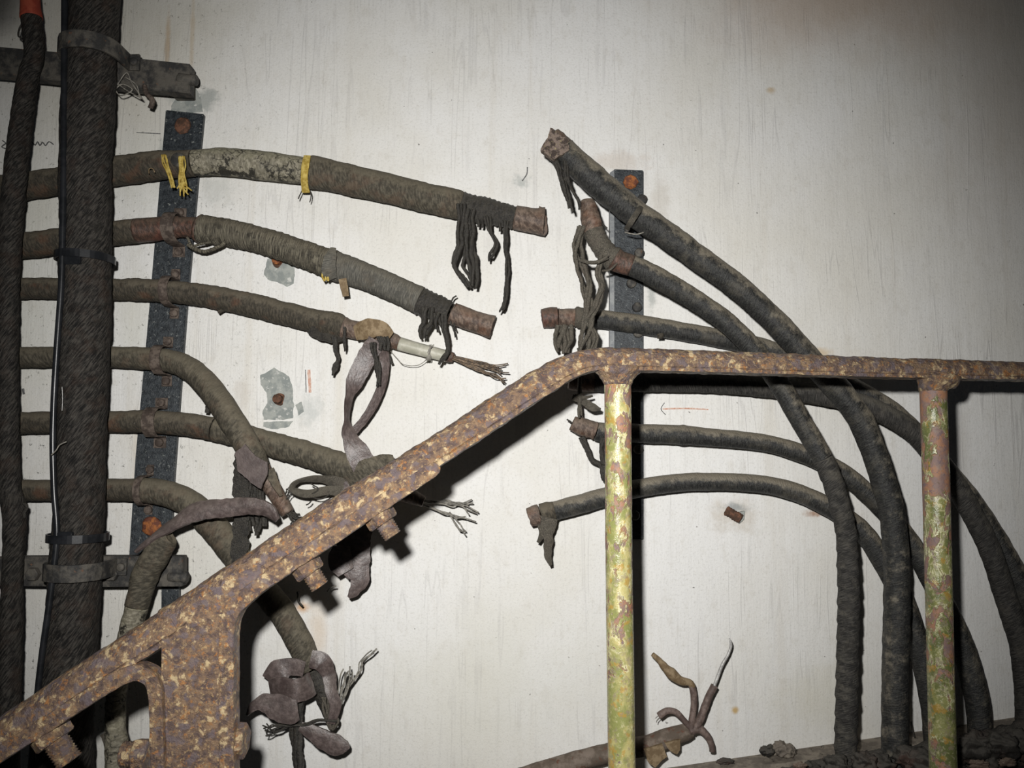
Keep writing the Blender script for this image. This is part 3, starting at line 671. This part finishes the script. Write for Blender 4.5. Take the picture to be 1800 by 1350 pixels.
v3 = tube('slim_cable', 'plastic', [(114, -60, 11), (113, 100, 11), (112, 300, 11), (110, 420, 11), (108, 500, 11), (101, 600, 11), (95, 700, 11), (93, 780, 11), (95, 860, 11), (100, 940, 11), (92, 1020, 11), (84, 1080, 11), (74, 1150, 11), (64, 1240, 11), (50, 1400, 11)], .107, segs=14, amp=0, step=.006)
tag(v3, 'slim smooth black cable bowed along the left side of the thickest cable', 'cable')
def tie(label, x, y, r, hx, tilt):
    t = thing('cable_tie', label, 'cable tie', P(x, y, .08))
    c = P(x, y, .08); R = r*SC(x, y, .08)+.002; vs = []; fs = []; n = 40; hw = .0045
    for i in range(n):
        a = 2*math.pi*i/n
        for rr, h in ((R, -hw), (R, hw), (R+.0018, hw), (R+.0018, -hw)): vs.append(c+Vector((math.cos(a)*rr, math.sin(a)*rr, h-math.cos(a)*tilt)))
    for i in range(n):
        j = (i+1) % n
        for k in range(4): fs.append((i*4+k, i*4+(k+1) % 4, j*4+(k+1) % 4, j*4+k))
    mesh('strap', vs, fs, 'plastic', t, False)
    yo = .08+math.sqrt(max(0, 1-((hx-x)/r)**2))*R
    prism('head', 'plastic', [(hx-14, y-9), (hx+14, y-9), (hx+14, y+9), (hx-14, y+9)], yo-.004, yo+.005, t, .001)
tie('black plastic cable tie round the thickest cable, upper one', 150, 455, 43, 126, .001)
tie('black plastic cable tie round the thickest cable, just above the lower bar', 137, 944, 44, 112, 0)

# ------------------------------------------------------------------ cables on the right
r5 = cable('severed_cable', 'lowest right cable, arching from a blunt cut end under the front post', [(930, 910, 34), (945, 905, 36), (962, 901, 37), (975, 898, 34), (1020, 886, 34), (1062, 874, 33), (1131, 857, 32), (1200, 848, 32), (1280, 847, 31), (1350, 853, 32), (1400, 866, 33), (1450, 888, 34), (1500, 920, 35), (1530, 952, 36), (1560, 1002, 36), (1585, 1050, 37), (1603, 1100, 37), (1620, 1155, 37), (1633, 1215, 37), (1642, 1280, 37), (1648, 1420, 37)],
  [(0, 1.3, 'core', 'core', dict(amp=.08)), (1.3, 3, 'sleeve', 'brown', dict(amp=.05)), (3, 20, 'sheath', 'tar', dict(amp=.04))], .032)
ribbon('loose_scrap', 'strand_grey', [(966, 910, 32, 0), (962, 930, 26, .1), (964, 950, 16, .2), (963, 975, 13, .2), (968, 994, 5, .1)], .045, r5, th=.003, edge=.12)
ribbon('loose_scrap', 'strand_grey', [(950, 922, 10, .1), (952, 940, 9, .2), (946, 954, 6, .2)], .045, r5, edge=.16)
r4 = cable('severed_cable', 'second lowest right cable, rough split end left of the front post', [(1006, 744, 26), (1020, 750, 32), (1040, 755, 32), (1062, 760, 34), (1131, 762, 34), (1185, 764, 34), (1200, 765, 37), (1215, 766, 34), (1250, 769, 32), (1300, 773, 31), (1350, 780, 30), (1400, 794, 32), (1445, 812, 33), (1490, 838, 34), (1535, 878, 34), (1570, 915, 34), (1600, 953, 34), (1625, 997, 35), (1650, 1045, 36), (1675, 1095, 38), (1697, 1150, 39), (1713, 1210, 40), (1722, 1270, 40), (1728, 1420, 40)],
  [(0, 2.5, 'core', 'core', dict(amp=.14, sp=.1, pitch=.02)), (2.5, 23, 'sheath', 'tar', dict(amp=.04))], .032)
bundle(r4, [(1022, 768, .4), (1032, 790, .5), (1042, 810, .5), (1056, 818, .5), (1062, 835, .5), (1064, 850, .5)], .04, 'strand', 3, 8, 5, .5)
bundle(r4, [(1060, 770, .4), (1058, 790, .4), (1062, 815, .4)], .045, 'strand', 2, 7, 4, .5)
strand(r4, [(1008, 745), (1002, 740), (998, 737)], .035, 'strand', 3)
r3b = cable('severed_cable', 'right cable running level in the shadow right under the handrail', [(1000, 668, 34), (1030, 670, 36), (1062, 671, 36), (1131, 671, 36), (1250, 673, 36), (1350, 681, 36), (1420, 691, 36), (1460, 698, 36, .038), (1510, 709, 36, .043), (1544, 723, 36, .047), (1578, 741, 36, .048), (1611, 765, 36, .048), (1645, 805, 36, .048), (1677, 848, 36, .048), (1707, 900, 36, .048), (1733, 950, 36, .048), (1752, 1000, 36, .048), (1766, 1045, 36, .046), (1781, 1090, 37, .046), (1796, 1140, 38, .046), (1806, 1230, 40, .046), (1810, 1420, 42, .046)],
  [(0, 1.5, 'core', 'core', dict(amp=.1)), (1.5, 21, 'sheath', 'wound', dict(amp=.04, sp=.03, pitch=.015))], .034)
ribbon('loose_scrap', 'strand_grey', [(1006, 698, 10, 0), (1025, 705, 14, .3), (1040, 715, 16, .4), (1056, 720, 5, .2)], .06, r3b, edge=.16)
ribbon('loose_scrap', 'strand_grey', [(1010, 695, 6, 0), (1025, 699, 6, .2), (1042, 696, 3, .2)], .062, r3b, edge=.16)
bundle(r3b, [(1020, 612, .4), (1019, 660, .4), (1019, 700, .4), (1020, 738, .4)], .06, 'strand_grey', 2, 7, 3, .4)
r3 = cable('severed_cable', 'third right cable with a slanting brown stub just above the handrail bend', [(953, 560, 34), (968, 558, 36), (980, 557, 34), (984, 557, 30), (1000, 557, 30), (1010, 558, 32), (1016, 558, 38), (1030, 560, 36), (1060, 562, 34), (1120, 570, 34), (1200, 583, 33), (1260, 594, 33), (1320, 606, 34), (1370, 622, 35), (1420, 642, 35), (1480, 672, 35), (1530, 699, 35), (1570, 726, 36), (1604, 758, 36), (1655, 817, 36), (1700, 872, 37), (1743, 935, 37), (1783, 1005, 38), (1815, 1070, 38), (1850, 1180, 38)],
  [(0, 2.4, 'cut_stub', 'rustcable', dict(amp=.05, label='slanting red-brown stub')), (2.4, 5, 'core', 'core', dict(amp=.08)), (5, 7, 'binding', 'strand_grey', dict(amp=.06, sp=.1, pitch=.008)), (7, 24, 'sheath', 'tar', dict(amp=.05))], .020)
bundle(r3, [(986, 572, .8), (984, 588, 1), (980, 605, .7), (984, 618, .6)], .05, 'strand_grey', 3, 8, 7, .2)
bundle(r3, [(998, 572, .7), (998, 590, 1), (998, 605, .8), (994, 622, .6)], .052, 'strand_grey', 3, 8, 7, .2)
strand(r3, [(1160, 588), (1161, 592), (1161, 596)], .04, 'brown', 12, 'loose_scrap')
r2 = cable('severed_cable', 'second right cable with orange-brown pointed end, long grey yarns and spiral wrap lower down', [(1033, 352, 22), (1034, 362, 30), (1038, 385, 35), (1043, 405, 36), (1052, 425, 36), (1068, 446, 38), (1080, 455, 44), (1092, 461, 40), (1110, 467, 38), (1140, 480, 38), (1200, 514, 37), (1233, 535, 36), (1273, 563, 36), (1311, 599, 36), (1342, 635, 36), (1370, 675, 36), (1385, 700, 36), (1414, 750, 36), (1446, 806, 36), (1465, 850, 36), (1478, 895, 36), (1488, 944, 36), (1492, 1050, 38), (1490, 1150, 38), (1488, 1250, 38), (1486, 1420, 38)],
  [(0, 3, 'core', 'core', dict(amp=.12, sp=.08, pitch=.02)), (3, 6, 'binding', 'strand_grey', dict(amp=.08, sp=.12, pitch=.007)), (6, 8, 'rusty_section', 'rustcable', dict(amp=.1)),
   (8, 18, 'sheath', 'tar', dict(amp=.05, sp=.02, pitch=.012)), (18, 25, 'spiral_wrap', 'wound', dict(amp=.05, sp=.13, pitch=.020))], .085)
bundle(r2, [(1022, 398, .7), (1015, 430, .9), (1020, 465, 1.0), (1030, 500, .9), (1033, 535, .9), (1035, 565, 1.1), (1028, 600, 1.1), (1022, 630, .9)], .088, 'strand_grey', 5, 7, 8, .9)
bundle(r2, [(1056, 448, .6), (1052, 475, .6), (1058, 505, .6), (1046, 540, .7), (1036, 565, .6), (1046, 590, .6), (1042, 622, .6)], .092, 'strand_grey', 4, 6, 6, .8)
bundle(r2, [(1022, 458, .4), (1035, 462, .4), (1052, 460, .4), (1068, 455, .4)], .105, 'strand_grey', 3, 7, 5, .5)
bundle(r2, [(1058, 476, .3), (1072, 474, .3), (1084, 468, .3)], .1, 'strand_grey', 2, 4, 3, .5)
strand(r2, [(1056, 392), (1062, 397), (1068, 402)], .08, 'strand', 3)
r1 = cable('severed_cable', 'topmost right cable, thick and tarry, open square-cut end pointing up left', [(966, 246, 46), (974, 253, 52), (990, 267, 50), (996, 272, 47), (1030, 303, 50), (1075, 342, 50), (1120, 378, 48), (1170, 412, 46), (1228, 454, 44), (1286, 496, 43), (1335, 539, 43), (1376, 580, 43), (1419, 627, 43), (1455, 665, 44), (1484, 698, 44), (1515, 742, 44), (1538, 800, 43), (1556, 855, 43), (1570, 915, 43), (1576, 1000, 44), (1576, 1100, 44), (1574, 1200, 45), (1573, 1420, 45)],
  [(0, 2, 'open_end', 'core', dict(amp=.16, label='ragged pinkish grey cut end')), (2, 22, 'sheath', 'tar', dict(amp=.06, sp=.02, pitch=.02))], .080)
prism('torn_lip', 'ragged', [(968, 224), (975, 228), (998, 245), (1000, 262), (990, 272), (975, 279), (951, 266), (951, 262), (962, 245)], .09, .098, r1, 0, .0018)
ribbon('binding', 'strand_grey', [(1128, 362, 8, 0, .09), (1120, 374, 10, 0, .107), (1108, 392, 10, 0, .105), (1102, 402, 8, 0, .09)], .1, r1, th=.002)
strand(r1, [(1098, 408), (1118, 412), (1132, 408)], .085, 'wire_lt', 2.5, 'wire', wob=0, sp=0)
bundle(r1, [(972, 274, .6), (984, 300, .7), (992, 328, .7), (1000, 355, .5), (1003, 370, .5)], .085, 'strand', 4, 6, 6, .3)
bundle(r1, [(992, 282, .5), (996, 310, .5), (1004, 330, .4), (1016, 352, .3), (1018, 368, .3)], .09, 'strand', 3, 5, 4, .3)

# ------------------------------------------------------------------ loose straps and tangle
s1 = thing('torn_strap', 'glossy mauve-brown strap looped over the third cable and hanging in an open loop', 'strap', P(650, 590, .06))
ribbon('fold', 'flap', [(625, 586, 26, .0, .045), (645, 578, 36, .0, .055), (668, 578, 30, .1, .056), (686, 592, 20, .4, .05)], .055, s1, th=.003)
ribbon('band', 'strap', [(662, 598, 30, .3, .060), (645, 628, 34, .2), (626, 665, 32, .3), (614, 700, 16, .9), (610, 735, 13, 1.2), (614, 765, 26, .5), (628, 795, 40, .2), (641, 820, 44, .1), (655, 850, 44, .1, .045)], .055, s1, th=.0022, curl=.06)
ribbon('band', 'strap', [(672, 602, 16, .3, .056), (676, 635, 17, .4), (674, 668, 15, .6), (660, 705, 16, .5), (642, 735, 14, .5), (622, 758, 14, .4)], .045, s1, th=.0022, curl=.06)
bundle(s1, [(655, 602, .7), (660, 622, .7), (664, 650, .5), (666, 680, .3)], .066, 'strand', 3, 6, 6, .3)
for k in range(5): strand(s1, [(664+k*4, 592), (668+k*4, 604), (666+k*4, 616)], .062, 'strand', 6)
s2 = tag(ribbon('torn_strap', 'strap', [(238, 970, 6, .6), (262, 950, 11, .6), (300, 924, 22, .5), (345, 899, 34, .3), (395, 893, 33, .1), (440, 890, 30, -.1), (470, 897, 26, -.3), (487, 915, 12, -.6)], .085, None, .003, .3), 'brown-mauve strap stretched sideways, pointed at its left tip, over the sixth cable', 'strap')
s3 = thing('torn_strap', 'wide dark cloth strap hanging below the handrail between its two upper bolts', 'strap', P(630, 930, .05))
ribbon('band', 'strap', [(636, 850, 60, .1), (628, 900, 70, .1), (622, 950, 58, .2), (624, 990, 52, .1), (632, 1018, 34, .2), (622, 1040, 18, .3), (613, 1050, 6, .3)], .05, s3, th=.003, curl=.1, edge=.08)
ribbon('band', 'strap', [(600, 960, 30, .2), (598, 985, 42, .2), (608, 1006, 30, .3)], .06, s3, th=.003)
strand(s3, [(575, 1040), (583, 1032), (591, 1030)], .05, 'wire_lt', 2.5, 'thread', wob=0)
strand(s3, [(522, 1040), (526, 1055), (534, 1066)], .03, 'strand', 4, 'thread')
s4 = thing('torn_wrap', 'torn mauve wrap bunched round the drooping cable end right of the bracket post', 'wrap', P(510, 1210, .06))
ribbon('collar', 'strap', [(480, 1200, 46, .2, .044), (490, 1182, 44, .1, .046), (510, 1172, 30, .0, .044), (535, 1176, 26, 0, .044)], .046, s4, th=.002, curl=.04, edge=.03)
ribbon('collar', 'strap', [(476, 1216, 38, .2, .060), (494, 1212, 42, .0, .070), (520, 1214, 40, .0, .074), (540, 1208, 42, -.2, .066), (549, 1200, 40, -.5, .056)], .06, s4, th=.002, curl=.03, edge=.03)
ribbon('fold', 'strap', [(434, 1257, 4, .2), (448, 1240, 18, .1), (466, 1236, 32, .1), (488, 1243, 46, .0), (508, 1250, 46, .0), (524, 1248, 34, .1)], .078, s4, th=.002, curl=.04, edge=.04)
s5 = tag(ribbon('torn_strap', 'strap', [(528, 1276, 14, .2), (545, 1285, 24, .1), (568, 1300, 33, 0), (590, 1310, 36, 0), (604, 1315, 26, 0), (609, 1320, 14, .1)], .06, None, .003, .15), 'short rounded strap tongue pointing down right beneath the bunched wrap', 'strap')

# ------------------------------------------------------------------ rusty anchors left in the wall
def anchor(label, x, y, r, mat='rustbolt', nut=False):
    t = thing('anchor_bolt', label, 'bolt', P(x, y))
    a = P(x, y, -.004); rod('washer', 'rustdull', P(x, y, -.002), P(x, y, .002), r*1.35, t, 18, .0006, .0008)
    rod('stud', mat, Vector((a.x, .004, a.z)), Vector((a.x, -.010, a.z)), r, t, 14, .001, .0006, thread=.0022)
anchor('small orange-rusted stud in the upper grey wall patch', 490, 461, .0056)
anchor('small brown-rusted stud in the lower grey wall patch', 492, 702, .0058, 'rustdull')
t = thing('anchor_bolt', 'broken rusty brown stud slanting out of the wall under the lowest right cable', 'bolt', P(1290, 904))
rod('stud', 'rustdull', P(1276, 897, .004), P(1303, 912, .012), .0062, t, 14, .001, .001, thread=.003)
prism('plug', 'patch', [(1296, 902), (1310, 898), (1308, 912), (1300, 920)], -.002, .006, t, 0, .0006)

# ------------------------------------------------------------------ brown cable with splayed cores, bottom centre
pc = cable('splayed_cable', 'brown sheathed cable at the bottom with four cores splayed at its tip', [(840, 1388, 34), (920, 1366, 34), (1000, 1342, 34), (1065, 1325, 33), (1130, 1312, 33), (1170, 1299, 34), (1200, 1289, 30), (1216, 1284, 24)],
  [(0, 7, 'sheath', 'pipe', dict(amp=.05))], .03)
def core(pts, mat, nm='core', label=None, yo=.036):
    o = tube(nm, mat, pts, yo, pc, segs=12, amp=.09, lump=160, step=.002)
    if label: o['label'] = label
core([(1214, 1288, 12), (1217, 1262, 12), (1220, 1235, 12), (1218, 1212, 12), (1214, 1202, 10)], 'insul')
core([(1218, 1208, 11), (1212, 1200, 12), (1195, 1196, 16), (1180, 1184, 20), (1168, 1172, 14), (1158, 1160, 10), (1147, 1150, 8)], 'flap', 'core', 'yellowish brown bent core')
core([(1216, 1288, 13), (1228, 1270, 14), (1237, 1248, 14), (1246, 1225, 13), (1256, 1205, 13)], 'insul')
core([(1255, 1208, 6), (1262, 1188, 6), (1270, 1168, 6), (1280, 1150, 5), (1285, 1134, 5), (1282, 1122, 2)], 'bare', 'bare_wire', 'bare pale wire')
core([(1216, 1282, 10), (1202, 1266, 10), (1188, 1252, 11), (1172, 1250, 12), (1158, 1259, 13)], 'insul')
core([(1212, 1284, 14), (1230, 1282, 14), (1242, 1292, 13), (1250, 1308, 11), (1252, 1321, 10)], 'insul')
for p in ([(1160, 1256), (1155, 1260), (1152, 1263)], [(1159, 1262), (1155, 1266), (1154, 1270)]): strand(pc, p, .036, 'wire_lt', 1.5, 'bare_wire', wob=0, sp=0)
prism('torn_flap', 'flap', [(1168, 1306), (1196, 1300), (1196, 1318), (1190, 1326), (1178, 1320)], .04, .044, pc, 0, .0008)
prism('torn_flap', 'flap', [(1132, 1318), (1165, 1308), (1172, 1330), (1160, 1340), (1152, 1350), (1140, 1340)], .042, .046, pc, 0, .0008)

# ------------------------------------------------------------------ ledge and crusted bar, bottom right
lt = thing('wall_ledge', 'brown-grey sloping ledge along the wall at the bottom right', 'ledge', P(1500, 1330))
a0 = P(1020, 1372); a1 = P(1900, 1244); dp = .030; hh = .03
vs = []
N = 60
for i in range(N+1):
    c = a0.lerp(a1, i/N); nz = noise.noise(c*60)*.0015+noise.noise(c*150)*.001
    vs += [(c.x, .001, c.z+.0), (c.x, -dp*.5, c.z+nz), (c.x, -dp, c.z-.001+nz), (c.x, -dp, c.z-hh), (c.x, .001, c.z-hh)]
fs = []
for i in range(N):
    for k in range(5): j = (k+1) % 5; fs.append((i*5+k, i*5+j, i*5+5+j, i*5+5+k))
fs += [(0, 1, 2, 3, 4), tuple(N*5+k for k in (4, 3, 2, 1, 0))]
mesh('board', vs, fs, 'board', lt, False)
def lump(nm, mat, x, y, yo, r, parent=None, sq=(1, 1, 1), amp=.45):
    _seed[0] += 1
    bm = bmesh.new(); bmesh.ops.create_icosphere(bm, subdivisions=4, radius=1)
    c = P(x, y, yo); R = r*SC(x, y, yo)
    for v in bm.verts:
        d = v.co.copy(); k = 1+amp*noise.noise(d*1.6+Vector((_seed[0]*2.3, 0, 0)))+amp*.55*noise.noise(d*4+Vector((_seed[0], 0, 0)))+amp*.3*noise.noise(d*10)
        v.co = c+Vector((d.x*sq[0], d.y*sq[1], d.z*sq[2]))*R*k
    me = bpy.data.meshes.new(nm); bm.to_mesh(me); bm.free(); me.polygons.foreach_set('use_smooth', [True]*len(me.polygons))
    return new_obj(nm, me, mat, parent)
tag(lump('rubble_chunk', 'crust', 1349, 1319, .018, 11, None, (1.1, 1, .8)), 'dark rounded rubble chunk on the ledge beside the pointed one', 'rubble')
tag(lump('rubble_chunk', 'board', 1377, 1318, .018, 16, None, (1.2, .8, .8)), 'pale brown pointed rubble chunk on the ledge', 'rubble')
tag(lump('rubble_chunk', 'crust', 1275, 1338, .016, 9, None, (1.6, 1, .5)), 'flat dark rubble chunk at the low end of the ledge', 'rubble')
cb = thing('crusted_bar', 'black crusted clamp bar holding the feet of the right-hand cables', 'bracket', P(1600, 1340, .1))
tube('bar', 'crust', [(1370, 1385, 56), (1450, 1368, 58), (1560, 1352, 62), (1650, 1338, 66), (1740, 1324, 72), (1830, 1306, 80), (1900, 1290, 84)], .075, cb, segs=30, amp=.22, lump=70, step=.003)
for i, (x, y, r) in enumerate([(1420, 1345, 20), (1470, 1335, 24), (1520, 1330, 22), (1545, 1338, 26), (1600, 1322, 24), (1625, 1330, 28), (1690, 1310, 26), (1715, 1300, 30), (1760, 1300, 28), (1790, 1296, 30), (1390, 1352, 14), (1740, 1335, 24), (1680, 1345, 22)]):
    lump('crust_lump', 'crust', x, y+12, .10+.006*(i % 3), r, cb, (1, .7, .8))
for x, y, r in ((1720, 1344, 12), (1772, 1340, 11), (1408, 1346, 8)): lump('rust_flake', 'core', x, y, .125, r, cb, (1.3, .4, .7), .6)
strand(cb, [(1608, 1296), (1604, 1284), (1601, 1268)], .03, 'strand', 3, 'twig', wob=0)

# ------------------------------------------------------------------ the rusty stair railing
def RY(x): return .24+(1088-x)*.00007
rl = thing('stair_railing', 'rusty steel stair railing with flaking paint crossing the whole picture', 'railing', P(1088, 640, .24))
def sweep(name, mat, pts, prof, amp, parent, lump=120, step=.003, label=None, smooth=True, yadd=0):
    _seed[0] += 1; off = Vector((_seed[0]*1.3, 0, 0))
    pp = [(p[0], p[1], p[2], (p[3] if len(p) > 3 else RY(p[0]))+yadd) for p in pts]
    smp = sample(pp, step); n = len(smp); vs = []; m = len(prof)
    fr = []
    for i, (p, r, t) in enumerate(smp):
        tt = (smp[min(i+1, n-1)][0]-smp[max(i-1, 0)][0]).normalized(); b = -(YB-tt*tt.y).normalized(); nn = b.cross(tt)
        for (a, bb) in prof:
            d = nn*a*2*r+b*bb*2*r; q = p+d
            if amp: q = q+d.normalized()*(amp*noise.noise(q*lump+off)+amp*.5*noise.noise(q*lump*2.7+off)) if d.length > 1e-6 else q
            vs.append(q)
    fs = []
    for i in range(n-1):
        for j in range(m):
            k = (j+1) % m; fs.append((i*m+j, i*m+k, (i+1)*m+k, (i+1)*m+j))
    fs += [tuple(range(m))[::-1], tuple((n-1)*m+j for j in range(m))]
    o = mesh(name, vs, fs, mat, parent, smooth)
    if smooth:
        try: o.data.set_sharp_from_angle(angle=math.radians(38))
        except Exception: pass
    if label: o['label'] = label
    return o
dome = [(-.2+.7*math.sin(math.pi*k/16), .60*math.cos(math.pi*k/16)) for k in range(17)]
half = dome+[(-.30, -.60), (-.33, -.55), (-.36, -.59), (-.5, -.59), (-.5, -.2), (-.5, .2), (-.5, .59), (-.36, .59), (-.33, .55), (-.30, .60)]
hr = [(-160, 1402, 58), (0, 1294, 57), (80, 1240, 57), (167, 1181, 56), (256, 1124, 55), (300, 1095, 55), (349, 1061, 55), (455, 991, 54), (500, 961, 54), (589, 903, 54), (656, 862, 54), (700, 835, 54), (800, 771, 53), (867, 727, 52), (933, 683, 51), (965, 664, 49), (990, 650, 46), (1020, 638, 42), (1050, 632, 41), (1090, 632, 41), (1131, 633, 41), (1300, 638, 39), (1500, 645, 37), (1650, 649, 35), (1800, 653, 33), (1960, 658, 32)]
sweep('handrail', 'rust', hr, half, .0011, rl)
# overlapping end of the lower rail length
sweep('rail_seam', 'rust', [(296, 1098, 60), (305, 1092, 61), (312, 1087, 59)], half, .0008, rl)
box = lambda d: [(-.46, 0), (-.5, -.04), (-.5, -d+.04), (-.46, -d), (.46, -d), (.5, -d+.04), (.5, -.04), (.46, 0)]
lf = [(-160, 1432, 28), (0, 1325, 27), (60, 1287, 27), (111, 1254, 27), (155, 1226, 27), (188, 1205, 27), (212, 1192, 28), (238, 1184, 27), (260, 1193, 26), (271, 1216, 25), (273, 1250, 24), (275, 1300, 24), (276, 1400, 24), (278, 1560, 24)]
rf = [(398, 1560, 26), (398, 1400, 26), (397, 1250, 26), (397, 1140, 26), (399, 1098, 27), (408, 1072, 29), (430, 1049, 29), (460, 1026, 27), (500, 998, 27), (545, 969, 27), (589, 940, 27), (635, 908, 27), (678, 879, 27), (720, 852, 26), (755, 829, 25), (766, 822, 21), (771, 818, 10)]
sweep('bracket_flange', 'rust', lf, box(1.3), .0009, rl, yadd=.021)
sweep('bracket_flange', 'rust', rf, box(1.3), .0009, rl, yadd=.021)
# stop the web plate just behind the flange faces
def plate(name, px, fy, thick):
    bm = bmesh.new(); n = len(px)
    fr = [bm.verts.new(P(x, y, RY(x)+fy)) for x, y in px]; bk = [bm.verts.new(P(x, y, RY(x)+fy)+Vector((0, thick, 0))) for x, y in px]
    bm.faces.new(fr); bm.faces.new(bk[::-1])
    for i in range(n): bm.faces.new((fr[i], bk[i], bk[(i+1) % n], fr[(i+1) % n]))
    bmesh.ops.recalc_face_normals(bm, faces=bm.faces)
    bmesh.ops.bevel(bm, geom=list(bm.edges), offset=.0008, segments=2, affect='EDGES')
    me = bpy.data.meshes.new(name); bm.to_mesh(me); bm.free(); return new_obj(name, me, 'rust', rl)
plate('bracket_plate', [(283, 1128), (322, 1103), (360, 1074), (392, 1054), (404, 1066), (392, 1100), (390, 1560), (282, 1560), (283, 1300)], .0165, .012)
plate('bracket_plate', [(322, 1072), (450, 990), (470, 1000), (415, 1048), (395, 1075), (330, 1110)], .018, .010)
# posts
def post(mat, pts, label):
    o = tube('post', mat, [(x, y, w_, RY(x)) for x, y, w_ in pts], .24, rl, segs=40, amp=.012, lump=45, step=.004, label=label)
    return o
post('post', [(1085, 655, 47), (1086, 700, 47), (1087, 850, 47), (1088, 1000, 47), (1091, 1200, 48), (1093, 1350, 48), (1096, 1560, 49), (1105, 2090, 51)], 'yellow-green post with rust patches')
post('post2', [(1640, 662, 44), (1641, 700, 44), (1644, 800, 44), (1648, 950, 44), (1654, 1200, 44), (1658, 1350, 45), (1664, 1560, 46), (1682, 2060, 48)], 'olive and rust-brown post')
def collar(pts, wd):
    smp = [(x, y, w_, RY(x)) for x, y, w_ in pts]
    tube('weld_collar', 'rust', smp, .24, rl, segs=32, amp=.07, lump=110, step=.0018)
collar([(1086, 646, 84), (1086, 654, 80), (1086, 662, 64), (1086, 670, 53), (1086, 677, 48)], 1)
collar([(1647, 660, 76), (1646, 666, 72), (1643, 673, 58), (1641, 681, 50), (1641, 688, 45)], 1)
# bolts
def bolt(x, y, dx, dy, rn, ls, ln, rs, label=None, yadd=.006):
    L = math.hypot(dx, dy); dx /= L; dy /= L; yo = RY(x)+yadd; k = SC(x, y, yo)
    a = P(x, y, yo); b = P(x+dx*ln, y+dy*ln, yo); c = P(x+dx*ls, y+dy*ls, yo)
    o = rod('bolt', 'rust', a, c, rs*k, rl, 20, .0012, .0006, thread=.0026)
    rod('nut', 'rust', a, b, rn*k, o, 6, .0014, .0008, rot=.25)
    return o
bolt(659, 894, .55, .83, 28, 58, 30, 17)
bolt(532, 985, .55, .83, 27, 56, 28, 17)
bolt(82, 1278, .55, .83, 35, 74, 30, 22)
bolt(411, 1302, 1, 0, 30, 22, 22, 12)
bolt(263, 1326, -1, 0, 28, 48, 26, 22)
